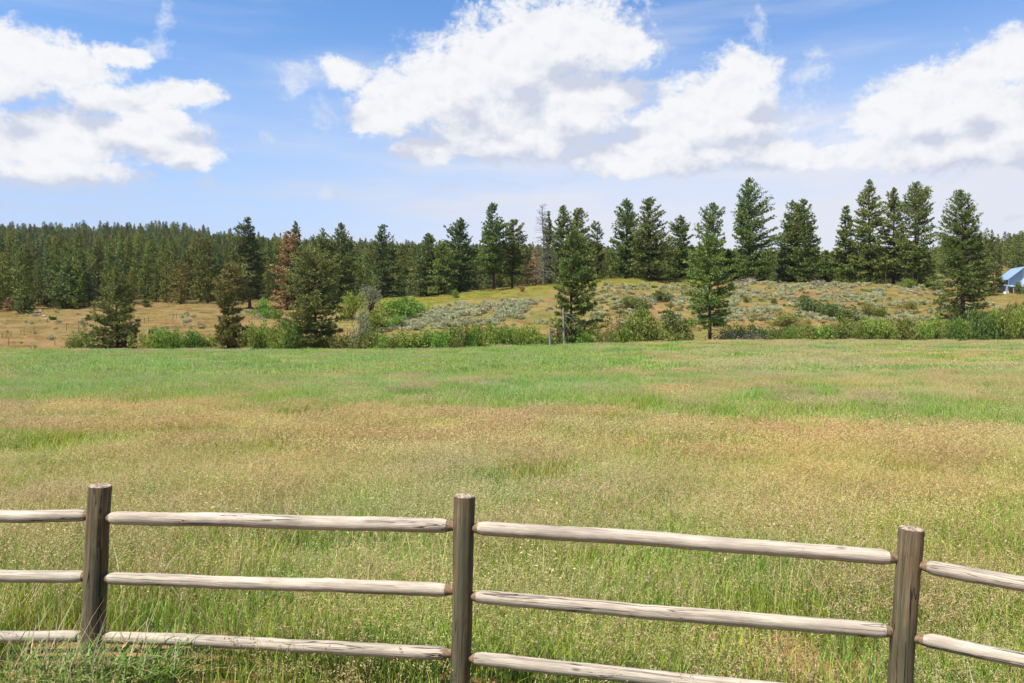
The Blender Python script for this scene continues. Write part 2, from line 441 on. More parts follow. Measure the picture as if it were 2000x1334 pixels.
def grass_patch(seed, rad, n, h, w, nseed, hs, spk, ssz, lv=4, dry=.12, green=GREENS, lushness=1.0):
    rng = np.random.default_rng(seed); g = Geo()
    def place(m):
        r = rad*np.sqrt(rng.random(m))*(.75+.45*rng.random(m)); a = rng.random(m)*6.283
        return np.stack([r*np.cos(a), r*np.sin(a), 0*r-.02], -1)
    b = place(n)
    cl = green[rng.integers(0, len(green), n)]*(.75+.5*rng.random((n, 1)))
    dr = rng.random(n) < dry
    cl[dr] = DRY[rng.integers(0, len(DRY), dr.sum())]*(.8+.4*rng.random((dr.sum(), 1)))
    hh = h[0]+(h[1]-h[0])*rng.random(n)**1.3
    ribbons(g, rng, b, rng.random(n)*6.283, hh, w*(.6+.8*rng.random(n)), .15+.75*rng.random(n)**1.5, cl, lv)
    if nseed:
        b = place(nseed); sc_ = SEED[rng.integers(0, len(SEED), nseed)]*(.85+.25*rng.random((nseed, 1)))
        az = rng.normal(.3, 1.1, nseed); hh = hs[0]+(hs[1]-hs[0])*rng.random(nseed)
        stemc = .5*sc_+.5*green[rng.integers(0, len(green), nseed)]
        ctr = ribbons(g, rng, b, az, hh, np.full(nseed, w*.38), .2+.5*rng.random(nseed), stemc, 5)
        # drooping spikelets near the tip
        m = nseed*spk
        i = np.repeat(np.arange(nseed), spk)
        t = .72+.30*rng.random(m)
        p0 = ctr[i, 3]; p1 = ctr[i, 4]
        base = p0+(p1-p0)*((t-.72)/.28)[:, None] + rng.normal(0, ssz*.45, (m, 3))
        d = np.stack([np.cos(az[i]), np.sin(az[i]), -.3-0*az[i]], -1)*.6 + rng.normal(0, .6, (m, 3)); d /= np.linalg.norm(d, axis=1, keepdims=True)
        sd = np.cross(d, rng.normal(0, 1, (m, 3))); sd /= np.linalg.norm(sd, axis=1, keepdims=True)
        L = ssz*(.7+.7*rng.random(m))[:, None]; Wd = L*.16
        V = np.stack([base, base+d*L*.5+sd*Wd, base+d*L, base+d*L*.5-sd*Wd], 1).reshape(-1, 3)
        Fq = np.arange(m)[:, None]*4+np.arange(4)[None]
        g.add(V, Fq, np.repeat(sc_[i]*(.85+.3*rng.random((m, 1))), 4, 0))
    return g.mesh('grass_patch', [M_grass])

def build_meadow():
    V = []
    # near: 0-2 ripe, 3-5 leafy ; mid: 6-8 ripe, 9-11 green ; far: 12-14 ripe, 15-17 green ; 18 pale stalk tuft
    for k in range(3): V.append(grass_patch(100+k, .7, 1150, (.10, .36), .0058, 330, (.24, .48), 14, .016, 4, .14))
    for k in range(3): V.append(grass_patch(110+k, .7, 1500, (.10, .36), .0065, 120, (.26, .48), 13, .016, 4, .07))
    for k in range(3): V.append(grass_patch(120+k, .95, 760, (.12, .38), .010, 480, (.26, .50), 10, .026, 3, .2))
    for k in range(3): V.append(grass_patch(130+k, .95, 1000, (.16, .42), .011, 60, (.30, .52), 8, .026, 3, .06))
    for k in range(3): V.append(grass_patch(140+k, 1.7, 560, (.15, .42), .026, 330, (.28, .52), 7, .055, 3, .25))
    for k in range(3): V.append(grass_patch(150+k, 1.7, 760, (.18, .46), .030, 40, (.32, .54), 6, .055, 3, .08))
    V.append(grass_patch(160, .25, 30, (.35, .65), .006, 12, (.5, .75), 5, .03, 4, 1.0))
    rng = np.random.default_rng(7)
    P = []; VAR = []; SC = []; TN = []
    def band(y0, y1, rad, over, kr, kg, slack):
        area = (.66*(y1**2-y0**2) + 2*slack*(y1-y0))
        n = int(area/(math.pi*rad*rad)*over)
        u = rng.random(n)
        # width grows with distance: sample Y with density ~ width
        Yg = np.linspace(y0, y1, 400); cw = np.cumsum(.66*Yg*2+2*slack); cw = (cw-cw[0])/(cw[-1]-cw[0])
        Y = np.interp(u, cw, Yg); X = (rng.random(n)*2-1)*(.66*Y+slack)
        keep = np.ones(n, bool)
        # bare reddish soil scrape before the fence
        keep &= ~((((X+1.85)/.62)**2+((Y-5.0)/.44)**2) < 1.0+.5*np.sin(X*19)*np.sin(Y*23))
        X = X[keep]; Y = Y[keep]; n = len(X)
        zb = zone_brown(X, Y)
        rip = rng.random(n) < zb
        var = np.where(rip, kr, kg) + rng.integers(0, 3, n)
        s = .85+.35*rng.random(n); s = s*(.55+.5*fbm(X/4., Y/6., 71, 3)+.4*fbm(X/1.3, Y/1.7, 72, 2))
        low = 1-sstep(4.2, 5.4, Y-.0*X)
        s = s*(1-.25*low)
        t1 = fbm(X/6., Y/9., 81, 3); t2 = .6*fbm(X/2.5, Y/3.5, 91, 3)+.55*fbm(X/.9, Y/1.3, 92, 2)-.07
        tone = np.ones((n, 3))
        tone[:, 0] *= 1.03+.22*(t1-.5)+.25*(t2-.5); tone[:, 1] *= 1.03+.22*(t2-.5); tone[:, 2] *= 1.1-.4*(t1-.5)
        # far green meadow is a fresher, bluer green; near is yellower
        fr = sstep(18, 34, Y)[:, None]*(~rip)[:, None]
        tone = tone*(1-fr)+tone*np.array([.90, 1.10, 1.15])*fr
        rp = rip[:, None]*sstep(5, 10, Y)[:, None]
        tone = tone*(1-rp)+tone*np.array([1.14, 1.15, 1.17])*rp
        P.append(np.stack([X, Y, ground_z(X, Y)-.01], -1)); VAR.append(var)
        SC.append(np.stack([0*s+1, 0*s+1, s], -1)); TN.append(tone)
    band(3.2, 14.5, .7, 3.4, 0, 3, 1.5)
    band(13.8, 46, .95, 3.2, 6, 9, 2.0)
    band(45, 115.5, 1.7, 2.9, 12, 15, 6.0)
    # pale tall stalk tufts dotted about
    n = 260
    Y = 6+rng.random(n)**1.5*60; X = (rng.random(n)*2-1)*.66*Y
    P.append(np.stack([X, Y, ground_z(X, Y)], -1)); VAR.append(np.full(n, 18)); s = .7+.5*rng.random(n); SC.append(np.stack([s, s, s], -1)); TN.append(np.ones((n, 3))*1.15)
    P = np.concatenate(P); VAR = np.concatenate(VAR); SC = np.concatenate(SC); TN = np.concatenate(TN)
    n = len(P)
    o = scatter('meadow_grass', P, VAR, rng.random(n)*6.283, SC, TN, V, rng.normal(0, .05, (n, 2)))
    tag(o, 'tall green and ripe tan grass covering the whole meadow', 'grass', None, 'stuff')
    # short grass on the hills
    W = [grass_patch(170+k, 1.4, 260, (.10, .30), .03, 60, (.2, .38), 3, .07, 3, .75) for k in range(2)]
    W += [grass_patch(180+k, 1.4, 320, (.10, .28), .03, 30, (.2, .38), 3, .07, 3, .15) for k in range(2)]
    n = 5200
    Y = 118+rng.random(n)**.9*112; c = rng.random(n)*2200-100; X = (c-1000)/F*Y
    n1 = fbm(X/9., Y/9., 51, 4)
    cr = np.interp(c, [0, 640, 720, 1300, 1420, 1500, 2400], [.1, .15, 1, 1, .7, .2, .15])*sstep(0, 8, Y-np.interp(c, [600, 760, 900, 1000, 1100, 1300, 1500], [165, 166, 176, 180, 184, 187, 190]))
    green = rng.random(n) < np.maximum(np.maximum(cr, (Y < 131)*.8), .32*sstep(640, 760, c))
    keep = rng.random(n) < np.where(green, .9, .55)
    X, Y, green = X[keep], Y[keep], green[keep]; n = len(X)
    var = np.where(green, 2, 0)+rng.integers(0, 2, n)
    tone = np.where(green[:, None], np.array([[1.25, .95, .9]]), np.array([[.92, .78, .62]]))*(.85+.3*rng.random((n, 1)))
    s = .7+.6*rng.random(n)
    o = scatter('hill_grass', np.stack([X, Y, ground_z(X, Y)], -1), var, rng.random(n)*6.283, np.stack([s, s, s], -1), tone, W)
    tag(o, 'short dry grass growing over the brown hillside', 'grass', None, 'stuff')
build_meadow()

# ------------------------------------------------------------------ trees
PROF = {
 'cone':   ([0, .12, .35, .6, .8, .93, 1], [.75, 1.0, .97, .74, .47, .22, .03]),
 'spire':  ([0, .1, .3, .6, .85, 1], [.8, 1.0, .92, .66, .36, .05]),
 'column': ([0, .1, .3, .6, .8, .92, 1], [.85, 1.0, 1.0, .86, .60, .33, .04]),
 'round':  ([0, .1, .35, .6, .8, .92, 1], [.62, .9, 1.0, .97, .80, .52, .10]),
 'broad':  ([0, .08, .25, .5, .75, .92, 1], [.75, 1.0, 1.0, .85, .6, .33, .06]),
 'waist':  ([0, .1, .28, .42, .55, .75, .92, 1], [.75, .85, .8, .55, .9, 1.0, .55, .1]),
 'young':  ([0, .08, .3, .6, .85, 1], [.85, 1.0, .9, .62, .3, .04]),
 'open':   ([0, .15, .4, .65, .85, 1], [.5, .8, 1.0, .85, .6, .1]),
}
NC = {
 'green':  [(0.140, 0.178, 0.031), (0.113, 0.149, 0.028), (0.182, 0.213, 0.036), (0.094, 0.123, 0.028)],
 'dark':   [(0.106, 0.139, 0.029), (0.089, 0.119, 0.028), (0.140, 0.168, 0.035), (0.074, 0.099, 0.027)],
 'olive':  [(0.163, 0.174, 0.034), (0.131, 0.146, 0.031), (0.202, 0.202, 0.042), (0.105, 0.113, 0.028)],
 'brown':  [(0.223, 0.221, 0.044), (0.180, 0.196, 0.038), (0.266, 0.246, 0.055), (0.149, 0.138, 0.038)],
 'bright': [(0.171, 0.211, 0.032), (0.141, 0.179, 0.029), (0.212, 0.244, 0.040), (0.120, 0.146, 0.029)],
 'red':    [(.340, .150, .072), (.270, .115, .058), (.390, .205, .105), (.180, .150, .055)],
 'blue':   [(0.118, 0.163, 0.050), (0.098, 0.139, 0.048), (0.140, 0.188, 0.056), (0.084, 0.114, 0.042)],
}
def pine(seed, H, Rr, prof='cone', clear=.12, dens=1.0, colour='green', tuft=.5, blades=6, trunk_r=None, lean=0., limbs=True, gap=.35, per=1.0, wide=.17):
    rng = np.random.default_rng(seed)
    tr, cr = Geo(), Geo()
    tr_r = trunk_r or max(.10, H*.016)
    bendx = rng.normal(0, .012)*H + lean; bendy = rng.normal(0, .01)*H
    def axis(z):
        t = z/H
        return np.stack([bendx*np.sin(t*2.4)*.6, bendy*np.sin(t*2.0)*.6, z], -1)
    zt = np.linspace(-.4, H*.985, 12)
    rad = tr_r*(1-np.clip(zt/H, 0, 1))**.85+.02; rad[0] *= 1.5; rad[1] *= 1.05
    tr.tube(axis(zt), rad, (1, 1, 1), 8)
    nb = int(max(60, H*(1-clear)*13.*dens))
    t = np.sort(1-(1-rng.random(nb))**.92)                    # 0 bottom of the crown, 1 tip
    t = (t*2 + np.round(t*H*.9)/(H*.9))/3                 # loosely whorled
    t = np.clip(t, 0, .995)
    z = H*(clear+(1-clear)*t)
    az = rng.random(nb)*6.283
    px, pr = PROF[prof]
    L = Rr*np.interp(t, px, pr)
    cl = vnoise(az*1.6+seed, t*7.+seed*3.1, seed)             # lumps and gaps
    L = L*((.70+.62*cl) if wide > .1 else (.85+.3*cl))*(.72+.42*rng.random(nb))
    L = L*(1+.22*np.cos(az-seed*1.9))*(1-.5*(rng.random(nb) < .12))
    keep = rng.random(nb) > gap*(cl < .38)
    t, z, az, L = t[keep], z[keep], az[keep], np.maximum(L[keep], .14); nb = len(t)
    el = -.22+.95*t**1.3+rng.normal(0, .14, nb)
    dirh = np.stack([np.cos(az), np.sin(az), 0*az], -1)
    B = axis(z)
    def bp(i, s):
        out = dirh[i]*(L[i]*np.cos(el[i])*s)[:, None]
        up = L[i]*(np.sin(el[i])*s + .22*s*s - .10*(1-t[i])*s)
        p = B[i]+out; p[:, 2] += up
        return p
    if limbs:
        for q in range(nb):
            ii = np.full(4, q); s4 = np.array([0, .35, .7, .95])
            r0 = max(.018, min(.09, L[q]*.022))
            tr.tube(bp(ii, s4), r0*np.array([1, .75, .5, .2]), (1, 1, 1), 3)
    if limbs and H > 8:
        for q in range(int(7+10*rng.random())):
            zz = H*(.06+.30*rng.random()); aa = rng.random()*6.283; LL = Rr*(.3+.5*rng.random())
            p0 = axis(np.array([zz]))[0]; s4 = np.array([0, .4, .75, 1.])
            pts = p0+np.stack([math.cos(aa)*LL*s4, math.sin(aa)*LL*s4, -.12*LL*s4-.1*LL*s4**2], -1)
            tr.tube(pts, np.array([.045, .035, .022, .01]), (1, 1, 1), 3)
    nt_ = np.ceil((2.5+L*3.6/(tuft/.5))*per).astype(int)
    i = np.repeat(np.arange(nb), nt_); n = len(i)
    s = .22+.82*rng.random(n)**.7
    P = bp(i, s)
    lat = np.stack([-dirh[i, 1], dirh[i, 0], 0*s], -1)
    P = P + lat*(rng.normal(0, .17, n)*L[i]*(1.15-.6*s))[:, None] + rng.normal(0, tuft*.16, (n, 3))
    D = dirh[i]*.55+np.array([0, 0, .55])
    k = blades
    Pk = np.repeat(P, k, 0); Dk = np.repeat(D, k, 0)+rng.normal(0, .75, (n*k, 3)); Dk /= np.linalg.norm(Dk, axis=1, keepdims=True)
    Sd = np.cross(Dk, rng.normal(0, 1, (n*k, 3))); Sd /= np.linalg.norm(Sd, axis=1, keepdims=True)
    l = (tuft*(.55+.6*rng.random(n*k))*np.repeat(1-.42*t[i]**2, k))[:, None]; w = l*wide
    V = np.stack([Pk-Dk*l*.15, Pk+Dk*l*.45+Sd*w, Pk+Dk*l, Pk+Dk*l*.45-Sd*w], 1).reshape(-1, 3)
    pal = np.array(NC[colour])
    ct = pal[rng.integers(0, len(pal), n)]*(.8+.45*rng.random((n, 1)))
    cb = pal[rng.integers(0, len(pal), nb)]
    ct = .55*ct+.45*cb[i]
    ck = np.repeat(np.repeat(ct, k, 0)*(.9+.2*rng.random((n*k, 1))), 4, 0)
    cr.add(V, np.arange(n*k)[:, None]*4+np.arange(4)[None], ck)
    return tr, cr

def place_tree(name, label, cat, px, top, Y, hw, prof, clear, colour, seed, dens=1.0, tuft=.55, lean=0., gap=.35, group=None, base=None, blades=6):
    """px/top/hw in photo pixels at distance Y give the tree's true position, height and spread"""
    if base is not None:
        X, Y, z = hit(px, base, 112.)
    X = (px-1000.)/F*Y; z = gz(X, Y)
    H = CH+(667.-top)/F*Y - z
    Rr = hw*.95/F*Y
    root = thing(name, label, cat, (X, Y, z-.05), group)
    root.rotation_euler = (math.sin(seed*7.1)*.022, math.sin(seed*3.7)*.022, 0)
    if Y < 150 and H > 6: blades, tuft = 10, .52
    tr, cr = pine(seed, H, Rr, prof, clear, dens, colour, tuft, blades, None, lean, True, gap, 1.45, .17 if Y > 150 else .095)
    link('trunk', tr.mesh('trunk', [M_bark], True), root)
    link('crown', cr.mesh('crown', [M_needle]), root)
    return root

G_BENCH = 'tall pines standing along the grassy bench'
G_LOW = 'pines standing behind the far edge of the meadow'
G_LEFT = 'pines standing in front of the left forest'
TREES = [
 # label, px, top, Y, hw, profile, clear, colour, dens, gap, group
 ('wide olive-brown pine with crown down to the meadow edge, below the left forest', 230, 526, 124, 46, 'broad', .03, 'olive', 1.35, .35, G_LOW),
 ('brownish narrow pine with a pinched waist, rising from the meadow edge', 445, 518, 124, 38, 'waist', .02, 'brown', 1.4, .3, G_LOW),
 ('rounded olive pine with a bare lower trunk right at the meadow edge', 618, 498, 122, 60, 'round', .17, 'olive', 1.3, .35, G_LOW),
 ('tall dark pine whose crown reaches the creek beside the broken grey snag', 1112, 446, 124, 47, 'column', .03, 'green', 1.1, .4, G_LOW),
 ('bright green pine with long bare lower trunk, in front of the shrubby slope', 1387, 460, 120, 48, 'column', .25, 'bright', 1.0, .4, G_LOW),
 ('big broad pine nearest the blue house, standing on the slope', 1880, 374, 148, 58, 'broad', .1, 'green', 1.15, .4, G_LOW),
 ('dense dark pine on the brown slope, left of the wide olive-brown pine', 143, 503, 193, 36, 'broad', .02, 'dark', 1.15, .3, G_LEFT),
 ('small green pine beside the rusty red seedling, lower left of the forest', 48, 560, 180, 20, 'young', .03, 'green', 1.1, .25, G_LEFT),
 ('slim young pine between the small green pine and the dense dark pine', 96, 538, 196, 18, 'young', .03, 'olive', 1.1, .25, G_LEFT),
 ('tallest round-topped pine left of the red dead pine', 488, 426, 188, 31, 'column', .12, 'dark', 1.1, .3, G_LEFT),
 ('narrow green-topped pine growing against the red dead pine', 580, 434, 196, 27, 'spire', .04, 'olive', 1.15, .25, G_LEFT),
 ('compact green pine in front of the red dead pine', 588, 478, 186, 25, 'column', .08, 'green', 1.15, .3, G_LEFT),
 ('thin-topped pine behind the rounded olive pine, left of a pair', 632, 446, 196, 30, 'cone', .08, 'green', 1.0, .4, G_LEFT),
 ('dark thin-topped pine behind the rounded olive pine, right of a pair', 664, 436, 196, 40, 'cone', .06, 'dark', 1.1, .35, G_LEFT),
 ('airy pine with see-through top, alone behind the bright green thicket', 748, 439, 210, 30, 'column', .05, 'dark', .95, .45, G_LEFT),
 ('dense cone-shaped pine behind the leaning pine on the bench', 836, 457, 205, 38, 'cone', .03, 'dark', 1.2, .25, G_BENCH),
 ('broad-based dark cone pine, right of the leaning pine', 900, 427, 203, 42, 'cone', .05, 'dark', 1.2, .25, G_BENCH),
 ('tall pointed pine with bare trunk foot, left of a close pair on the bench', 965, 397, 195, 34, 'cone', .2, 'green', 1.1, .35, G_BENCH),
 ('shorter ragged pine, right of a close pair on the bench', 1000, 429, 200, 28, 'column', .2, 'green', 1.0, .4, G_BENCH),
 ('slender thin pine just behind the bare dead snag', 1073, 413, 212, 16, 'spire', .1, 'green', .9, .4, G_BENCH),
 ('narrow pine top rising left behind the tall creek-side pine', 1098, 402, 205, 27, 'column', .08, 'green', 1.1, .3, G_BENCH),
 ('narrow pine top rising right behind the tall creek-side pine', 1128, 406, 203, 29, 'column', .08, 'green', 1.1, .3, G_BENCH),
 ('sparse spindly pine alone between the creek-side pine and the broad pair', 1168, 431, 215, 18, 'open', .2, 'dark', .75, .5, G_BENCH),
 ('full pine on the left of the broad pair on the bench', 1222, 389, 205, 29, 'column', .06, 'green', 1.15, .3, G_BENCH),
 ('broad round pine with low sweeping branches casting shade on the bench', 1270, 390, 193, 44, 'broad', .05, 'green', 1.15, .3, G_BENCH),
 ('smaller even pine right of the broad low-branched pine', 1327, 422, 208, 30, 'column', .04, 'green', 1.15, .25, G_BENCH),
 ('open-topped pine rising behind the bright green pine', 1392, 398, 204, 32, 'open', .08, 'green', .9, .5, G_BENCH),
 ('tallest broad pine with an airy pointed top, centre of the right grove', 1464, 349, 202, 46, 'cone', .05, 'green', 1.15, .35, G_BENCH),
 ('narrow pine, left half of the joined pair right of the tallest pine', 1544, 390, 206, 28, 'column', .06, 'green', 1.15, .3, G_BENCH),
 ('wide ragged pine, right half of the joined pair right of the tallest pine', 1574, 389, 202, 36, 'column', .05, 'green', 1.1, .35, G_BENCH),
 ('slim pointed pine behind the brush pile on the right', 1649, 400, 206, 28, 'spire', .04, 'green', 1.15, .3, G_BENCH),
 ('tall layered pine, left of the three tall ones near the slim grey pole', 1698, 352, 203, 40, 'cone', .08, 'green', 1.1, .35, G_BENCH),
 ('middle pine of the three tall ones, half hidden', 1745, 368, 208, 29, 'column', .08, 'green', 1.05, .35, G_BENCH),
 ('tall pine with visible trunk and drooping right limbs, near the grassy dip', 1788, 360, 200, 40, 'open', .1, 'green', 1.1, .4, G_BENCH),
 ('young pine tucked below the airy pointed pine, left side', 1424, 490, 206, 20, 'young', .03, 'olive', 1.1, .2, G_BENCH),
 ('low young pine filling the gap left of the slim pointed pine', 1613, 488, 214, 20, 'young', .03, 'green', 1.1, .2, G_BENCH),
 ('low bushy pine under the right side of the tall trunked pine', 1812, 480, 214, 22, 'young', .03, 'green', 1.0, .3, G_BENCH),
 ('dark pine with a bare trunk foot, between the big broad pine and the blue house', 1912, 462, 205, 22, 'column', .12, 'dark', 1.1, .3, G_BENCH),
 ('light green young pine right beside the blue house', 1945, 512, 216, 15, 'young', .04, 'bright', 1.1, .2, G_BENCH),
 ('pine seedling with rounded head on the open brown slope', 104, 620, 168, 6, 'round', .2, 'green', 1.6, .1, G_LEFT),
 ('spindly pine seedling on the open brown slope', 172, 616, 168, 6, 'young', .2, 'green', 1.4, .2, G_LEFT),
 ('small thin pine with a clear stem at the forest edge, above the brown slope', 285, 588, 192, 8, 'round', .3, 'green', 1.4, .2, G_LEFT),
 ('tiny pointed pine low on the tan bank, left of the pinched-waist pine', 395, 640, 150, 5, 'young', .05, 'green', 1.6, .1, G_LEFT),
 ('thin young pine standing among the shrubs on the slope', 1310, 592, 150, 9, 'young', .1, 'olive', 1.1, .3, G_LOW),
]
for k, (lb, px, top, Y, hw, prof, clear, colr, dens, gap, grp) in enumerate(TREES):
    H = (620-top)/F*Y
    tf = .55 if H > 6 else .28
    nm = 'pine_tree'
    place_tree(nm, lb, 'pine tree', px, top, Y, hw, prof, clear, colr, {3: 1303, 4: 1411}.get(k, 300+k), dens, tf, 0., gap, grp)
place_tree('pine_tree', 'leaning pine with a tilted bare foot, casting shade on the yellow-green bench', 'pine tree', 856, 470, 196, 27, 'cone', .08, 'green', 390, 1.0, .55, 1.6, .35, G_BENCH)
place_tree('pine_tree', 'tall dead pine with rusty red needles among the green pines', 'dead pine', 560, 452, 186, 36, 'broad', .04, 'red', 391, .8, .5, 0., .5, None)
place_tree('pine_tree', 'small rusty red dead pine at the far left forest edge', 'dead pine', 19, 582, 188, 11, 'young', .05, 'red', 392, 1.3, .4, 0., .2, None)

# forest on the slopes behind: one set of prototypes, then copies
def proto_mesh(seed, colour, prof, dens, Rr, H=18.):
    tr, cr = pine(seed, H, Rr, prof, .04, dens, colour, .68, 5, None, 0., False, .3, .6)
    a = tr.mesh('t', [M_bark]); b = cr.mesh('c', [M_forest])
    g = Geo()
    V = np.concatenate([np.concatenate(tr.V), np.concatenate(cr.V)]); C = np.concatenate([np.concatenate(tr.C), np.concatenate(cr.C)])
    f1 = np.concatenate(tr.F4); f2 = np.concatenate(cr.F4)+tr.n
    bpy.data.meshes.remove(a); bpy.data.meshes.remove(b)
    return mk_mesh('conifer', V, [np.concatenate([f1, f2])], C, [M_bark, M_forest], np.concatenate([np.zeros(len(f1)), np.ones(len(f2))]))
PROTO = []
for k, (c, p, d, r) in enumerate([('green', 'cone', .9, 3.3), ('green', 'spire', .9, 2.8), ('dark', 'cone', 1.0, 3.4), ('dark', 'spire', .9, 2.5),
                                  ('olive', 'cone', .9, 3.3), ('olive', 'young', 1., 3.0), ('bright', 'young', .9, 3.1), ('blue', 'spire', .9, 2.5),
                                  ('blue', 'cone', .9, 3.0), ('green', 'column', .8, 2.9)]):
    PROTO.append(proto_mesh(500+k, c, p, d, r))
P_RED = proto_mesh(520, 'red', 'cone', .6, 2.8)

def build_forest():
    rng = np.random.default_rng(21)
    pts = []
    # poisson-like sampling over the slopes
    cand = []
    n = 26000
    Yg = np.linspace(178, 1000, 500); cw = np.cumsum(Yg); cw = (cw-cw[0])/(cw[-1]-cw[0])
    Y = np.interp(rng.random(n), cw, Yg); c = rng.random(n)*2500-250; X = (c-1000)/F*Y
    # where the wood starts, per column
    ystart = np.interp(c, [-250, 0, 60, 110, 180, 260, 330, 420, 520, 620, 700, 800, 900, 1000, 1150, 1300, 1500, 1700, 1780, 1820, 1900, 1980, 2250],
                       [182, 183, 186, 188, 192, 196, 196, 200, 206, 206, 218, 226, 232, 238, 240, 242, 246, 250, 290, 360, 330, 300, 290])
    dens = np.where(c > 1780, .5, 1.0)
    ok = (Y > ystart) & (rng.random(n) < dens*(.55+.6*sstep(.3, .5, fbm(X/40., Y/40., 15, 2))))
    X, Y, c = X[ok], Y[ok], c[ok]
    cell = {}
    out = []
    for x, y, cc in zip(X, Y, c):
        md = 4.2 if y < 400 else (4.9 if y < 650 else 5.4)
        if cc > 1780: md *= 1.3
        kx, ky = int(x//6), int(y//6); bad = False
        for a in (-1, 0, 1):
            for b in (-1, 0, 1):
                for q in cell.get((kx+a, ky+b), ()):
                    if (q[0]-x)**2+(q[1]-y)**2 < md*md: bad = True; break
                if bad: break
            if bad: break
        if bad: continue
        cell.setdefault((kx, ky), []).append((x, y)); out.append((x, y, cc))
    A = np.array(out); X, Y, c = A.T
    z = ground_z(X, Y)
    n = len(X)
    Hh = 11+9*rng.random(n)**1.2
    Hh = np.where(Y < 260, Hh*np.where(c < 700, .85, .85), Hh)
    Hh = np.where(Y > 600, Hh*1.0, Hh)
    # keep crowns below the skyline that the photo shows
    tops = 667-(z+Hh-CH)/Y*F
    sky = np.interp(c, [-250, 0, 200, 330, 400, 500, 700, 850, 1000, 1150, 1400, 1600, 1700, 1800, 1850, 1900, 2000, 2250],
                    [440, 440, 438, 436, 450, 460, 470, 478, 480, 484, 488, 494, 494, 490, 474, 452, 452, 450])
    lim = sky-7+13*rng.random(n)**.7
    Hmax = CH+(667-lim)/F*Y-z
    Hh = np.where((Y < 650) & (Hh > Hmax), np.maximum(Hmax, 5.), Hh)
    Hh = np.where((Y >= 650), np.clip(Hmax*(.60+.50*rng.random(n)), 6., 26), Hh)
    sh = Hh/18.
    var = rng.integers(0, len(PROTO), n)
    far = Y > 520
    var = np.where(far & (rng.random(n) < .45), rng.integers(7, 9, n), var)  # bluish palette favoured far off: distance haze put into the needle colour
    show = (Hh/Y)
    infr = (c > -30) & (c < 2030)
    score = np.where(infr, 1., 0.)*(1e4-Y)      # the nearest ones are the ones seen whole
    order = np.argsort(-score)
    near = order[:285]; rest = order[285:]
    for q, k in enumerate(near):
        red = q in (33, 150)
        o = link('conifer', P_RED if red else PROTO[var[k]], None, (X[k], Y[k], z[k]-.1))
        w = sh[k]*(.85+.35*rng.random())
        o.scale = (w, w, sh[k]); o.rotation_euler = (0, 0, rng.random()*6.28)
        if c[k] < 640: lb, gr = 'green conifer in the front rows of the dense forest on the left slope', 'conifers in the front of the left forest'
        elif c[k] < 1200: lb, gr = 'green conifer in the low wood behind the grassy bench, middle of the view', 'conifers in the low wood behind the bench'
        elif c[k] < 1790: lb, gr = 'green conifer half hidden behind the tall pines of the right grove', 'conifers behind the right grove'
        else: lb, gr = 'green conifer on the dry slope above the blue house', 'conifers on the slope above the house'
        if red: lb, gr = ('rust-brown dead conifer among the green ones in the wood', 'dead conifers in the wood')
        tag(o, lb, 'conifer', gr)
    r = rest
    w = sh[r]*(.9+.3*rng.random(len(r)))
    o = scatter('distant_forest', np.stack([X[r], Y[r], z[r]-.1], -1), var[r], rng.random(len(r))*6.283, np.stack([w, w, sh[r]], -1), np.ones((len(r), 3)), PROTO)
    tag(o, 'dense dark conifer forest covering the far ridge', 'forest', None, 'stuff')
    print('forest', n)
build_forest()

# dead trees
def limb_curve(rng, p, d, L, droop, n=6, wig=.08):
    pts = [np.array(p, float)]; d = np.array(d, float); d /= np.linalg.norm(d)
    for k in range(n-1):
        pts.append(pts[-1]+d*L/(n-1)); d = d+np.array([0, 0, -droop/(n-1)])+rng.normal(0, wig, 3); d /= np.linalg.norm(d)
    return np.array(pts)
def snag(label, px, top, Y, nb, bl, seed, name='dead_tree', twigs=True, r=.2, cat='dead tree', low=.1, fork=False):
    rng = np.random.default_rng(seed)
    X = (px-1000.)/F*Y; z = gz(X, Y); H = CH+(667.-top)/F*Y-z
    root = thing(name, label, cat, (X, Y, z-.05))
    g = Geo(); zt = np.linspace(-.3, H, 12)
    ax = np.stack([.012*H*np.sin(zt/H*5), .01*H*np.sin(zt/H*4+1), zt], -1)
    g.tube(ax, r*(1-.9*np.clip(zt/H, 0, 1))+.015, (1, 1, 1), 8)
    if fork:
        k = np.linspace(0, 1, 8); g.tube(np.stack([.25+.35*k, .1*k, H*(.52+.43*k)], -1), r*.4*(1-.85*k), (1, 1, 1), 6)
    link('trunk', g.mesh('trunk', [M_snag], True), root)
    g = Geo()
    for q in range(nb):
        t = low+(1-low)*rng.random(); a = rng.random()*6.283
        L = bl*(1.15-.85*t)*(.5+.7*rng.random())
        p = np.array([.012*H*np.sin(t*5), .01*H*np.sin(t*4+1), t*H])
        c = limb_curve(rng, p, (math.cos(a), math.sin(a), .55*t-.05), L, .9*(1-t)+.1)
        g.tube(c, np.linspace(.04+.02*(1-t), .012, 6), (1, 1, 1), 4)
        if twigs:
            for w in range(4):
                j = rng.integers(2, 6); tw = limb_curve(rng, c[j], rng.normal(0, 1, 3)+np.array([0, 0, -.1]), L*.3, .4, 4)
                g.tube(tw, np.linspace(.02, .008, 4), (1, 1, 1), 3)
    if nb: link('branches', g.mesh('branches', [M_snag]), root)
    return root
snag('tall bare grey dead tree with thin twiggy top, on the bench', 1061, 402, 194, 210, 4.2, 601, r=.24, fork=True)
snag('slim bare grey pole-like dead trunk under the three tall pines', 1730, 530, 187, 3, .8, 602, r=.08, low=.7)

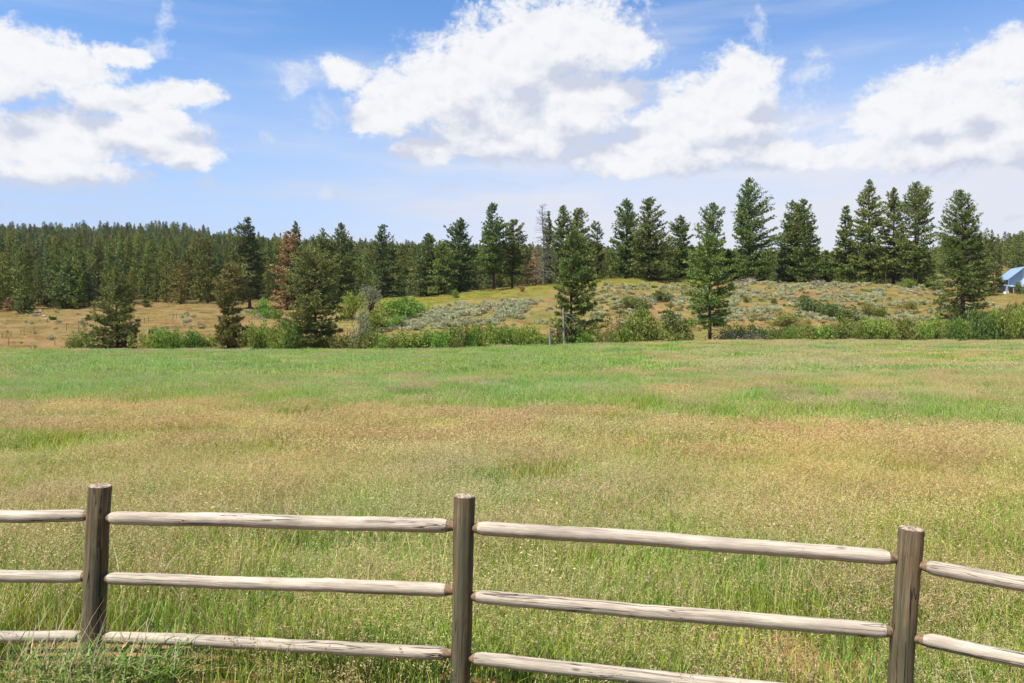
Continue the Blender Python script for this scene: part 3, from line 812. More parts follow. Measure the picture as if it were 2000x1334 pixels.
def broken_trunk(label, px, top, Y, r, limbs, seed):
    rng = np.random.default_rng(seed)
    X = (px-1000.)/F*Y; z = gz(X, Y); H = CH+(667.-top)/F*Y-z
    root = thing('broken_trunk', label, 'broken trunk', (X, Y, z-.05))
    g = Geo(); zt = np.linspace(-.3, H, 10)
    ax = np.stack([-.03*H*zt/H, 0*zt, zt], -1)
    g.tube(ax, r*(1.25-.5*zt/H), (1, 1, 1), 8)
    for k in range(5):   # splintered top
        a = k*1.25; g.tube([(-.03*H+.5*r*math.cos(a), .5*r*math.sin(a), H-.15), (-.03*H+.4*r*math.cos(a), .4*r*math.sin(a), H+.15+.25*rng.random())], [.5*r, .03], (1, 1, 1), 4)
    link('trunk', g.mesh('trunk', [M_grey], True), root)
    for (h, dx, dz, L, dr) in limbs:
        b = Geo(); c = limb_curve(rng, (0, -.05, h*H), (dx, -.25, dz), L, dr, 8, .03)
        b.tube(c, np.linspace(.055, .02, 8), (1, 1, 1), 5)
        link('branch', b.mesh('branch', [M_grey]), root)
broken_trunk('pale broken grey trunk with hanging bare branches, before the tall dark pine', 1103, 605, 121, .19, [(.93, 1, .05, 2.1, 1.7), (.88, .8, -.2, 2.6, 1.6), (.75, .35, -.5, 2.0, .8), (.4, .6, -.8, 1.2, .3), (.35, .9, -.4, 1.1, .8)], 611)
broken_trunk('short broken stump with one hooked white branch beside the creek thicket', 1075, 641, 119, .17, [(.92, 1, .1, 1.1, 1.9), (.4, -.6, -.8, 1.0, .1), (.4, .7, -.8, 1.0, .1), (.3, -.8, -.7, .8, .2)], 612)

# ------------------------------------------------------------------ shrubs
def bush_mesh(seed, pal, rx, rz, lobes, leaves, size, up=.3, stems=9, mat=None, spiky=0., spread=.42):
    rng = np.random.default_rng(seed); pal = np.array(pal)
    lf, st = Geo(), Geo()
    n = leaves
    cen = np.stack([rng.normal(0, spread, lobes)*rx, rng.normal(0, spread, lobes)*rx, (.16+.66*rng.random(lobes))*rz], -1)
    lr = np.stack([(.26+.24*rng.random(lobes))*rx]*2+[(.20+.20*rng.random(lobes))*rz], -1)
    li = rng.integers(0, lobes, n)
    d = rng.normal(0, 1, (n, 3)); d /= np.linalg.norm(d, axis=1, keepdims=True)
    lump = .78+.4*vnoise(d[:, 0]*3+li*5.1, d[:, 2]*3+d[:, 1]*2, seed)
    r = (.45+.6*rng.random(n)**.5)*lump
    P = cen[li]+d*lr[li]*r[:, None]; P[:, 2] = np.abs(P[:, 2])*.97+.03
    D = d*.6+np.array([0, 0, up+spiky])+rng.normal(0, .55, (n, 3)); D /= np.linalg.norm(D, axis=1, keepdims=True)
    S = np.cross(D, rng.normal(0, 1, (n, 3))); S /= np.linalg.norm(S, axis=1, keepdims=True)
    l = size*(.6+.8*rng.random(n))[:, None]; w = l*(.30-.12*spiky)
    V = np.stack([P-D*l*.2, P+D*l*.3+S*w, P+D*l, P+D*l*.3-S*w], 1).reshape(-1, 3)
    c = pal[rng.integers(0, len(pal), n)]*(.75+.5*rng.random((n, 1)))
    c = c*(.85+.3*rng.random(lobes)[li][:, None])
    lf.add(V, np.arange(n)[:, None]*4+np.arange(4)[None], np.repeat(c, 4, 0))
    for k in range(stems):
        q = cen[k % lobes]+rng.normal(0, .2*rx, 3)*np.array([1, 1, .3])
        b = np.array([rng.normal(0, .12*rx), rng.normal(0, .12*rx), -.1])
        m = (b+q)/2+np.array([0, 0, .15*rz])
        st.tube([b, m, q], [.05*rz/2, .03*rz/2, .012], (1, 1, 1), 4)
    return lf.mesh('foliage', [mat or M_leaf]), st.mesh('stems', [M_bark])
WIL = [(0.160, 0.231, 0.030), (0.132, 0.198, 0.028), (0.203, 0.264, 0.036), (0.112, 0.165, 0.028), (0.230, 0.270, 0.045)]
BRI = [(0.157, 0.246, 0.025), (0.132, 0.211, 0.023), (0.194, 0.280, 0.032), (0.112, 0.177, 0.023)]
DKB = [(0.116, 0.158, 0.032), (0.093, 0.132, 0.028), (0.147, 0.188, 0.036), (0.078, 0.105, 0.027)]
OLB = [(0.186, 0.195, 0.038), (0.155, 0.165, 0.034), (0.225, 0.225, 0.044), (0.124, 0.138, 0.032)]
GRB = [(0.210, 0.216, 0.127), (0.168, 0.176, 0.098), (0.252, 0.257, 0.161), (0.140, 0.149, 0.069)]
SAG = [(0.378, 0.384, 0.220), (0.316, 0.327, 0.187), (0.440, 0.434, 0.257), (0.263, 0.270, 0.149), (0.348, 0.342, 0.183)]
BUSH = {}
for key, pal, rx, rz, lob, lv, sz, up, nvar in [('willow', WIL, 1.6, 2.4, 16, 3000, .15, .12, 4), ('bright', BRI, 1.6, 2.2, 16, 3000, .15, .1, 4), ('dark', DKB, 1.3, 1.5, 13, 2200, .12, .2, 4),
                                                ('olive', OLB, 1.5, 1.9, 14, 2500, .13, .25, 3), ('grey', GRB, 1.3, 3.0, 14, 1800, .14, .4, 2)]:
    BUSH[key] = [bush_mesh(700+len(BUSH)*10+k, pal, rx, rz, lob, lv, sz, up) for k in range(nvar)]
SAGE = [bush_mesh(760+k, SAG, .62, .72, 8, 560, .12, .8, 5, M_sage, .3, .3) for k in range(5)]
rngb = np.random.default_rng(77)
DIM = {'willow': (1.6, 2.4), 'bright': (1.6, 2.2), 'dark': (1.3, 1.5), 'olive': (1.5, 1.9), 'grey': (1.3, 3.0)}
def put_bush(name, kind, label, cat, group, px, top, w, Y=None, base=None):
    """w: half width in photo pixels; stands at distance Y or where the sight line of (px, base) meets the slope"""
    if Y is None: X, Y, z = hit(px, base, 114.)
    X = (px-1000.)/F*Y; z = gz(X, Y)
    H = max(.5, CH+(667.-top)/F*Y-z)
    Wm = w/F*Y
    dx, dz = DIM[kind]
    lf, st = BUSH[kind][rngb.integers(0, len(BUSH[kind]))]
    root = thing(name, label, cat, (X, Y, z-.05), group, rngb.random()*6.283)
    root.scale = (Wm/dx*1.05, Wm/dx*1.05, H/dz*1.02)
    link('foliage', lf, root); link('stems', st, root)
    return root
# the thicket along the creek, just beyond the meadow
G1 = 'shrubs of the creek thicket beyond the meadow'
def thicket(x0, x1, step, topf, label, group, kinds, Y0=119, Y1=127):
    x = x0
    while x < x1:
        k = kinds[rngb.integers(0, len(kinds))]
        Y = Y0+(Y1-Y0)*rngb.random()
        put_bush('creek_shrub', k, label, 'shrub', group, x, topf(x)+rngb.normal(0, 6), 17+11*rngb.random(), Y)
        x += step*(.6+.8*rngb.random())
thicket(700, 1068, 11, lambda x: np.interp(x, [700, 760, 860, 960, 1040, 1068], [668, 656, 649, 640, 646, 656]), 'leafy green shrub in the low thicket along the creek, middle stretch', 'shrubs of the middle creek thicket', ['willow', 'olive', 'willow', 'bright'])
thicket(1130, 1330, 20, lambda x: np.interp(x, [1130, 1330], [652, 650]), 'low green shrub at the meadow edge right of the broken trunk', 'shrubs right of the broken trunk', ['bright', 'willow', 'olive'])
thicket(1415, 1480, 20, lambda x: 645, 'dull shrub at the meadow edge right of the bright green pine', 'shrubs right of the bright pine', ['olive', 'dark', 'grey'])
thicket(1475, 2060, 11, lambda x: np.interp(x, [1475, 1600, 1700, 1800, 1900, 2000], [645, 640, 633, 628, 617, 607]), 'leafy green shrub in the long thicket along the creek, right side', 'shrubs of the right creek thicket', ['willow', 'olive', 'willow', 'dark', 'bright'], 118, 128)
thicket(480, 600, 17, lambda x: np.interp(x, [480, 540, 600], [640, 640, 650]), 'bright green shrub at the meadow edge left of the rounded olive pine', 'shrubs left of the rounded pine', ['bright', 'willow'])
thicket(640, 710, 18, lambda x: 655, 'low green shrub at the meadow edge under the rounded olive pine', 'shrubs under the rounded pine', ['bright', 'olive'])
thicket(285, 420, 18, lambda x: np.interp(x, [285, 340, 420], [652, 652, 662]), 'low green shrub at the meadow edge between the two left pines', 'shrubs between the two left pines', ['bright', 'willow'])
thicket(140, 190, 16, lambda x: 662, 'low pale shrub at the meadow edge left of the wide olive-brown pine', 'shrubs left of the wide pine', ['olive', 'willow'])
# bigger shrubs with a look of their own
for args in [
 ('leafy_shrub', 'bright', 'big glowing green shrub on the slope right of the rounded olive pine', 790, 582, 42, None, 622),
 ('leafy_shrub', 'bright', 'green round shrub touching the right end of the big glowing shrub', 818, 590, 20, None, 614),
 ('leafy_shrub', 'grey', 'grey-green tall shrub above the bright thicket', 722, 558, 22, None, 612),
 ('leafy_shrub', 'willow', 'green shrub at the foot of the grey-green tall shrub', 690, 575, 22, None, 625),
 ('leafy_shrub', 'willow', 'wide green shrub lower in the thicket beside the sagebrush', 735, 606, 34, None, 645),
 ('leafy_shrub', 'bright', 'flat green shrub reaching right into the sagebrush', 775, 617, 26, None, 640),
 ('leafy_shrub', 'grey', 'pale twiggy grey shrub at the meadow edge, right of the rounded olive pine', 706, 612, 20, 121, None),
 ('leafy_shrub', 'bright', 'bright shrub below the tallest round-topped pine', 518, 588, 20, None, 622),
 ('leafy_shrub', 'bright', 'small bright shrub left of the red dead pine foot', 540, 605, 12, None, 624),
 ('leafy_shrub', 'dark', 'dark green shrub on the slope right of the tall creek-side pine', 1235, 580, 33, None, 603),
 ('leafy_shrub', 'dark', 'rounded dark shrub high on the slope below the broad low pine', 1292, 566, 17, None, 590),
 ('leafy_shrub', 'grey', 'large grey-green shrub mass above the meadow edge, left part', 1215, 612, 27, 128, None),
 ('leafy_shrub', 'bright', 'large round green shrub with dark stems at the meadow edge', 1245, 608, 32, 122, None),
 ('leafy_shrub', 'dark', 'dark shrub beside the bright green pine, on its left', 1325, 614, 34, 128, None),
 ('leafy_shrub', 'olive', 'olive shrub below the dark shrub, left of the bright green pine', 1290, 628, 26, 122, None),
 ('leafy_shrub', 'olive', 'dull olive shrub between the bright green pine and the right thicket', 1450, 630, 26, 126, None),
 ('leafy_shrub', 'olive', 'wide olive shrub low on the right slope', 1535, 608, 30, None, 636),
 ('leafy_shrub', 'dark', 'dark rounded shrub on the right slope, left of a pair', 1582, 577, 26, None, 610),
 ('leafy_shrub', 'dark', 'dark wide rounded shrub on the right slope, right of a pair', 1635, 590, 32, None, 624),
 ('leafy_shrub', 'olive', 'rounded olive shrub on the right slope, above the long thicket', 1692, 591, 22, None, 616),
 ('leafy_shrub', 'bright', 'small green shrub beside the rounded olive shrub', 1716, 602, 13, None, 618),
 ('leafy_shrub', 'dark', 'small dark shrub alone on the tan slope', 1458, 580, 8, None, 591),
 ('leafy_shrub', 'dark', 'small dark ball shrub right of the first on the tan slope', 1512, 581, 9, None, 596),
 ('leafy_shrub', 'olive', 'low olive shrub near the top of the right slope', 1778, 588, 20, None, 606),
 ('leafy_shrub', 'bright', 'green shrub under the tall trunked pine', 1775, 545, 12, None, 562),
 ('leafy_shrub', 'bright', 'small bright green shrub on the bench beside the leaning pine', 890, 566, 8, None, 582),
 ('leafy_shrub', 'willow', 'yellow-green shrub behind the long brush pile', 1455, 534, 20, 207, None),
 ('leafy_shrub', 'willow', 'yellow-green shrub at the right end of the long brush pile', 1485, 540, 13, 204, None),
 ('leafy_shrub', 'dark', 'dark round bush in front of the blue house', 1992, 552, 11, 206, None),
]:
    nm, k, lb, px, top, w, Y, base = args
    put_bush(nm, k, lb, 'shrub', None, px, top, w, Y, base)

# ------------------------------------------------------------------ sagebrush
def build_sage():
    rng = np.random.default_rng(9)
    zones = [  # x range, y range (photo), how many, label/group
      ((735, 1075), (588, 650), 420, 'patch'),
      ((1150, 1420), (556, 630), 320, 'mid'),
      ((1420, 1840), (548, 628), 680, 'right'),
      ((1840, 2000), (592, 612), 40, 'right'),
      ((5, 250), (608, 672), 26, 'left'),
      ((160, 330), (640, 668), 30, 'left'),
      ((355, 520), (608, 640), 46, 'left'),
    ]
    LB = {'patch': ('silvery sagebrush in the dense grey patch on the slope left of the tall creek-side pine', 'sagebrush of the dense grey patch'),
          'mid': ('silvery sagebrush dotted over the slope between the creek-side pine and the bright green pine', 'sagebrush of the middle slope'),
          'right': ('silvery sagebrush scattered over the tan slope below the right grove', 'sagebrush of the right slope'),
          'left': ('silvery sagebrush on the open tan slope below the left forest', 'sagebrush of the left slope')}
    allp = []
    for (xa, xb), (ya, yb), n, key in zones:
        m = 0; tries = 0
        while m < n and tries < n*12:
            tries += 1
            px = xa+(xb-xa)*rng.random(); py = ya+(yb-ya)*rng.random()
            if key == 'patch':
                lo = np.interp(px, [735, 800, 900, 1000, 1075], [642, 612, 592, 588, 586])
                hi = np.interp(px, [735, 800, 900, 960, 1075], [652, 646, 640, 636, 634])
                if not lo < py < hi: continue
                if fbm(px/22., py/9., 5, 2) < .34+.2*sstep(960, 1060, px): continue
            elif key != 'left' or n > 40:
                if fbm(px/26., py/11., 6, 2) < .43: continue
            X, Y, z = hit(px, py, 116.)
            if Y > 235: continue
            if any((X-q[0])**2+(Y-q[1])**2 < .45 for q in allp): continue
            allp.append((X, Y, z, key)); m += 1
    allp.sort(key=lambda q: q[1])
    groups = {}
    idx = np.arange(len(allp)); rng.shuffle(idx)
    ind = set(idx[:290].tolist())
    rest = []
    for i, (X, Y, z, key) in enumerate(allp):
        s = (.75+.55*rng.random())*(1.15 if key == 'patch' else 1.0); k = rng.integers(0, len(SAGE)); a = rng.random()*6.283
        if i in ind:
            o = link('sagebrush', SAGE[k][0], None, (X, Y, z-.05))
            o.scale = (s*(1.0+.6*rng.random()), s*(1.0+.5*rng.random()), s*(.7+.35*rng.random())); o.rotation_euler = (0, 0, a)
            tag(o, LB[key][0], 'sagebrush', LB[key][1])
        else: rest.append((X, Y, z-.05, k, a, s))
    if rest:
        Rr = np.array(rest)
        o = scatter('sagebrush_cover', Rr[:, :3], Rr[:, 3].astype(int), Rr[:, 4], np.stack([Rr[:, 5]*(.7+.7*rng.random(len(Rr))), Rr[:, 5]*(.7+.6*rng.random(len(Rr))), Rr[:, 5]*(.5+.4*rng.random(len(Rr)))], -1), np.ones((len(Rr), 3)), [a for a, b in SAGE])
        tag(o, 'grey-green sagebrush filling in the slopes', 'sagebrush', None, 'stuff')
    # low green clumps between the sage
    for n in range(200):
        px = rng.choice([rng.uniform(1150, 1420), rng.uniform(1420, 1850)]); py = rng.uniform(560, 640)
        X, Y, z = hit(px, py, 116.)
        if Y > 228: continue
        lf, st = BUSH['dark' if rng.random() < .5 else 'olive'][rng.integers(0, 3)]
        o = link('low_shrub', lf, None, (X, Y, z-.05)); s = .25+.3*rng.random()
        o.scale = (s*1.2, s*1.2, s*.8); o.rotation_euler = (0, 0, rng.random()*6.28)
        tag(o, 'knee-high green shrub among the sagebrush on the slope below the right grove', 'shrub', 'low green shrubs among the sagebrush')
    print('sage', len(allp))
build_sage()

# brush piles and dead shrubs
def sticks(name, label, cat, px, Y, rx, ry, h, n, seed, L, upright=False, mat=None, r=.035):
    rng = np.random.default_rng(seed); X = (px-1000.)/F*Y; z = gz(X, Y)
    root = thing(name, label, cat, (X, Y, z-.03))
    g = Geo()
    for k in range(n):
        a = rng.random()*6.283; q = rng.random()**.6
        if upright:
            c = limb_curve(rng, (rng.normal(0, .12*rx), rng.normal(0, .12*ry), 0), (math.cos(a)*q*rx/h*.8, math.sin(a)*q*ry/h*.8, 1), h*(.5+.55*rng.random()), -.2, 6, .12)
            g.tube(c, np.linspace(r, r*.25, 6), (1, 1, 1), 4)
            for w in range(3):
                j = rng.integers(2, 6); g.tube(limb_curve(rng, c[j], rng.normal(0, .7, 3)+np.array([0, 0, .6]), h*.3, 0, 4, .15), np.linspace(r*.4, r*.15, 4), (1, 1, 1), 3)
        else:
            zz = h*(1-q*q)*rng.random()+.05
            c = limb_curve(rng, (rx*q*math.cos(a)-L*.3, ry*q*math.sin(a), zz), (rng.normal(0, 1), rng.normal(0, .6), rng.normal(0, .28)), L*(.4+.8*rng.random()), .1, 5, .1)
            c[:, 2] = np.maximum(c[:, 2], .02)
            g.tube(c, np.linspace(r*(.7+.9*rng.random()), r*.4, 5), (1, 1, 1), 5)
    link('branches', g.mesh('branches', [mat or M_grey]), root)
    return root
M_twig = bark_mat('dry_twigs', (.12, .085, .07), (.30, .23, .19))
M_rust = bark_mat('rusty_twigs', (.20, .10, .05), (.36, .20, .10))
sticks('brush_pile', 'long grey heap of dead branches under the tallest broad pine', 'brush pile', 1462, 197, 3.2, 1.4, .95, 130, 801, 2.2, False, M_twig, .06)
sticks('brush_pile', 'rounded brown heap of dead branches before the slim pointed pine', 'brush pile', 1602, 192, 1.6, 1.3, 1.15, 130, 802, 1.6, False, M_twig, .05)
sticks('dead_shrub', 'dry reddish-brown dead shrub at the top of the sagebrush patch', 'dead shrub', 1020, 186, 1.6, 1.2, 1.7, 60, 803, 1., True, M_rust, .035)
sticks('dead_shrub', 'bare grey leafless shrub at the far left meadow edge', 'dead shrub', 64, 122, 1.1, .7, 2.7, 30, 804, 1., True, M_twig, .05)

# old wire fence at the foot of the left slope
def wire_fence():
    root = thing('wire_fence', 'old wire fence with thin weathered stakes crossing the brown left slope', 'wire fence', (0, 0, 0))
    pts = []
    for px, py, h in [(17, 676, 1.3), (107, 676, 1.1), (3, 661, .9), (12, 661, .9), (21, 658, 1.), (41, 655, 1.), (47, 654, .9), (66, 651, 1.3), (130, 645, 1.2), (154, 642, 1.1), (282, 632, 1.2), (290, 630, 1.2), (337, 624, 1.1), (345, 622, 1.1)]:
        X, Y, z = hit(px, py, 116.)
        g = Geo(); t = rngb.normal(0, .08)
        g.tube([(0, 0, -.3), (t*.5, 0, h*.5), (t, 0, h)], [.045, .04, .035], (1, 1, 1), 6)
        link('post', g.mesh('post', [M_bark]), root, (X, Y, z)); pts.append((X, Y, z, h))
    g = Geo(); line = sorted(pts[2:])
    for k in range(3):
        for a, b in zip(line[:-1], line[1:]):
            g.tube([(a[0], a[1]-.07, a[2]+a[3]*(.3+.28*k)), (b[0], b[1]-.07, b[2]+b[3]*(.3+.28*k))], .006, (1, 1, 1), 3)
    link('wire', g.mesh('wire', [M_bark]), root)
wire_fence()

# pale rocks on the left slope
M_rock = bark_mat('pink_rock', (.20, .125, .095), (.36, .25, .20), 2.0)
def rock(label, px, py, r, seed, group=None):
    rng = np.random.default_rng(seed); X, Y, z = hit(px, py, 116.)
    bpy.ops.mesh.primitive_ico_sphere_add(subdivisions=3, radius=1.0)
    o = bpy.context.object; o.name = 'rock'
    V = np.array([v.co for v in o.data.vertices])
    d = .75+.5*vnoise(V[:, 0]*1.7+seed, V[:, 1]*1.7+V[:, 2]*1.3, seed)
    V = V*d[:, None]*np.array([r*1.3, r, r*.7])
    o.data.vertices.foreach_set('co', V.astype(np.float32).ravel()); o.data.update()
    o.data.materials.append(M_rock); o.location = (X, Y, z+.05*r); o.rotation_euler = (0, 0, rng.random()*6)
    tag(o, label, 'rock', group)
for k in range(9):
    rock('pinkish rock in the small rock pile between the two young left pines', 70+3.2*k % 17, 606+(k*5) % 13, .26+.09*(k % 3), 900+k, 'rocks of the pink pile')
rock('single pale rock lying on the open brown slope', 90, 624.5, .35, 920)

# ------------------------------------------------------------------ rail fence in the foreground
M_post = wood_mat('weathered_post', 2, (.115, .086, .047), (.026, .019, .011), (.225, .17, .10), .6, 1.0, 0.)
M_rail = wood_mat('weathered_rail', 0, (.375, .315, .24), (.13, .10, .075), (.50, .44, .345), 0., 1.0, 11.)
M_cut = plain_mat('cut_wood', (.15, .095, .055), .9, .5, 60.)
M_top = plain_mat('flaky_top', (.24, .18, .13), .95, .75, 55.)
DEP = [(-5.20, 5.34), (-2.74, 5.27), (-.30, 4.79), (2.10, 4.23), (3.85, 2.62)]
def w3(px, py, d): return np.array([(px-1000.)/F*d, d, CH+(667.-py)/F*d])
def round_log(n_seg, sides, rng, L, r, axis, taper_ends=True, wob=.03):
    """log along +axis from 0..L with wobbling radius; ends drawn in to a rough tenon"""
    s = np.linspace(0, 1, n_seg); x = s*L
    rr = np.full(n_seg, r)*(1+.025*np.sin(s*4+rng.random()*6))
    if taper_ends:
        e = np.minimum(x, L-x)
        rr = rr*np.interp(e, [0, .068, .082, .098, .13], [.60, .66, .84, .96, 1.0])
    a = np.arange(sides)*2*math.pi/sides
    wv = 1+wob*(vnoise(np.repeat(a[None]*1.3, n_seg, 0)+seed_of(rng), np.repeat(x[:, None]*2.2, sides, 1), 3)-.5)*2 + wob*.6*(vnoise(np.repeat(a[None]*6, n_seg, 0), np.repeat(x[:, None]*.8, sides, 1), 9)-.5)
    cx = np.cumsum(rng.normal(0, .0008, n_seg)); cy = np.cumsum(rng.normal(0, .0008, n_seg))
    cx -= np.linspace(cx[0], cx[-1], n_seg); cy -= np.linspace(cy[0], cy[-1], n_seg)
    u = rr[:, None]*wv*np.cos(a)[None]+cx[:, None]; v = rr[:, None]*wv*np.sin(a)[None]+cy[:, None]
    ax = np.repeat(x[:, None], sides, 1)
    V = np.stack([ax, u, v], -1) if axis == 0 else np.stack([u, v, ax], -1)
    V = V.reshape(-1, 3)
    i = np.arange(n_seg-1)[:, None]*sides; j = np.arange(sides)[None]; k = (j+1) % sides
    f = np.stack([i+j, i+k, i+sides+k, i+sides+j], -1).reshape(-1, 4)
    if axis == 0: pass
    c0 = len(V); ctr = [V[:sides].mean(0), V[-sides:].mean(0)]
    V = np.concatenate([V, ctr]); b = (n_seg-1)*sides
    t = [(c0, (q+1) % sides, q) for q in range(sides)]+[(c0+1, b+q, b+(q+1) % sides) for q in range(sides)]
    return V, f, np.array(t), n_seg, sides
def seed_of(rng): return rng.random()*50
def rail_fence():
    root = thing('rail_fence', 'weathered wooden fence of round posts with three round rails in the foreground', 'fence', (0, 4.8, 0))
    inv = np.array([0, 4.8, 0])
    rng = np.random.default_rng(3)
    # posts: top pixel, low pixel (lean), radius
    P = [((-530, 948), (-540, 1260), .070), ((196, 950), (183, 1260), .0725), ((907, 970), (897, 1334), .0625), ((1780, 1034), (1760, 1334), .0645), ((3290, 1350), (3270, 1600), .065)]
    PL = [None, 'dark brown post with long grass and dry stalks at its foot', 'greenish brown post with two small knots', 'split grey-brown post with a long vertical crack', None]
    base3 = []
    for i, ((tx, ty), (bx, by), r) in enumerate(P):
        d = DEP[i][1]
        t = w3(tx, ty, d); b = w3(bx, by, d)
        k = (t[2]+.25)/(t[2]-b[2]); foot = t+(b-t)*k            # 25 cm into the ground
        L = np.linalg.norm(t-foot)
        V, f, caps, ns, sd = round_log(48, 28, rng, L, r, 2, False, .045)
        # chip the rim a little
        midx = np.concatenate([np.zeros(len(f)), np.zeros(len(caps))])
        capf = caps
        rot = (Vector(t-foot)).to_track_quat('Z', 'Y').to_matrix().to_4x4(); rot.translation = Vector(foot-inv)
        n0 = len(V); tv = np.concatenate([V[-2-28:-2], V[-1:]]); V2 = np.concatenate([V, tv])
        top = np.array([(n0+28, n0+j, n0+(j+1) % 28) for j in range(28)])
        me = mk_mesh('post', V2, [capf[:28], top, f], None, [M_post], None, True)
        me.polygons.foreach_set('use_smooth', np.array([False]*56+[True]*len(f)))
        o = link('post', me, root); o.matrix_local = rot
        if PL[i]: o['label'] = PL[i]
        # flaky sawn top, a thin slice set on the post
        n2 = 28; g = Geo(); a = np.arange(n2)*2*math.pi/n2
        ring = V[-2-n2:-2]; c = ring.mean(0)
        q = c+(ring-c)*.97; q2 = c+(ring-c)*.93
        rise = .004+.006*rng.random(n2)
        q[:, 2] += .0015; q2[:, 2] += rise
        rings = [q, q2]
        for rr in (.7, .45, .2):
            z = c+(ring-c)*rr; z[:, 2] += .004+.012*rng.random(n2); rings.append(z)
        Vv = np.concatenate(rings+[[c+np.array([0, 0, .008])]])
        ff = []
        for m in range(len(rings)-1):
            for j in range(n2): ff.append((m*n2+j, m*n2+(j+1) % n2, (m+1)*n2+(j+1) % n2, (m+1)*n2+j))
        tt = [(4*n2+j, 4*n2+(j+1) % n2, 5*n2) for j in range(n2)]
        e = link('cut_top', mk_mesh('cut_top', Vv, [np.array(tt), np.array(ff)], None, [M_top], None, False), o)
        base3.append((t, foot))
    # rails: (post a, post b, pixel at a, pixel at b, radius)
    RA = [(0, 1, (-525, 1008), (196, 1006), .043), (0, 1, (-530, 1120), (191, 1126), .041), (0, 1, (-535, 1243), (186, 1243), .039),
          (1, 2, (193, 1010), (904, 1028), .045), (1, 2, (188, 1129), (901, 1154), .042), (1, 2, (184, 1245), (898, 1277), .041),
          (2, 3, (904, 1030), (1775, 1092), .0425), (2, 3, (901, 1163), (1768, 1236), .0415), (2, 3, (898, 1283), (1760, 1374), .0415),
          (3, 4, (1775, 1101), (3290, 1372), .0385), (3, 4, (1768, 1242), (3290, 1560), .0385), (3, 4, (1760, 1385), (3290, 1740), .0385)]
    for a, b, pa, pb, r in RA:
        A = w3(*pa, DEP[a][1]); B = w3(*pb, DEP[b][1])
        u = (B-A)/np.linalg.norm(B-A)
        # rails butt against the posts with a short tenon inside
        A2 = A+u*.015; B2 = B-u*.015
        L = np.linalg.norm(B2-A2)
        V, f, caps, ns, sd = round_log(90, 24, rng, L, r*.97, 0, True, .028)
        # chamfer: tenon shoulders take the browner cut colour
        x = V[f[:, 0], 0]; x2 = V[f[:, 2], 0]
        xe = np.minimum((x+x2)/2, L-(x+x2)/2)
        midx = np.concatenate([np.ones(len(caps)), (xe < .083).astype(int)])
        rot = Vector(u).to_track_quat('X', 'Z').to_matrix().to_4x4(); rot.translation = Vector(A2-inv)
        o = link('rail', mk_mesh('rail', V, [caps, f], None, [M_rail, M_cut], midx, True), root); o.matrix_local = rot
rail_fence()

# long grass and dry stalks at the foot of the left post
def post_tuft():
    rng = np.random.default_rng(31)
    X, Y = -2.72, 5.02
    root = thing('grass_clump', 'clump of long green grass and pale dry stalks at the foot of the left post', 'grass clump', (X, Y, gz(X, Y)))
    g = Geo(); n = 620
    r = np.sqrt(rng.random(n)); a = rng.random(n)*6.283
    b = np.stack([r*np.cos(a)*.62+.1, r*np.sin(a)*.22-.05, 0*r-.02], -1)
    cl = np.array([(.17, .27, .05), (.13, .23, .035), (.22, .31, .075), (.10, .18, .03)])[rng.integers(0, 4, n)]*(.8+.4*rng.random((n, 1)))
    dr = rng.random(n) < .18; cl[dr] = DRY[rng.integers(0, 4, dr.sum())]
    ribbons(g, rng, b, rng.normal(.2, 1.5, n), .2+.32*rng.random(n), .008+.008*rng.random(n), .3+1.0*rng.random(n), cl, 6)
    link('blades', g.mesh('blades', [M_stalk]), root)
    g = Geo(); n = 46
    b = np.stack([rng.normal(.08, .24, n), rng.normal(-.1, .08, n), 0*r[:n]], -1)
    cl = np.array([(.46, .38, .26), (.40, .31, .2), (.5, .43, .32)])[rng.integers(0, 3, n)]
    ribbons(g, rng, b, rng.normal(.3, 1.2, n), .35+.42*rng.random(n), .0045+.003*rng.random(n), .1+.45*rng.random(n), cl, 6)
    link('stalks', g.mesh('stalks', [M_stalk]), root)
M_stalk = leaf_mat('long_grass', trans=.35, obj_var=.0, rough=.5, spec=.25)
post_tuft()
def stalk_clump(label, px, Y, n, h, seed, spread=.12):
    rng = np.random.default_rng(seed); X = (px-1000.)/F*Y
    g = Geo(); b = np.stack([rng.normal(0, spread, n), rng.normal(0, spread, n), np.zeros(n)], -1)
    cl = np.array([(.42, .36, .26), (.36, .3, .22), (.5, .46, .38)])[rng.integers(0, 3, n)]
    ribbons(g, rng, b, rng.random(n)*6.283, h*(.6+.5*rng.random(n)), .004+.002*rng.random(n), .1+.5*rng.random(n), cl, 6)
    o = link('dry_stalks', g.mesh('dry_stalks', [M_stalk]), None, (X, Y, gz(X, Y)))
    tag(o, label, 'dry stalks')
stalk_clump('tall pale dry stalks in front of the low rail at the far left', 45, 5.0, 9, .75, 41, .16)
stalk_clump('sparse pale dry stalks beside the foot of the split right post', 1830, 4.55, 14, .5, 42, .16)
stalk_clump('thin pale dry stalks standing behind the rails of the left span', 430, 8.5, 10, .7, 43, .2)

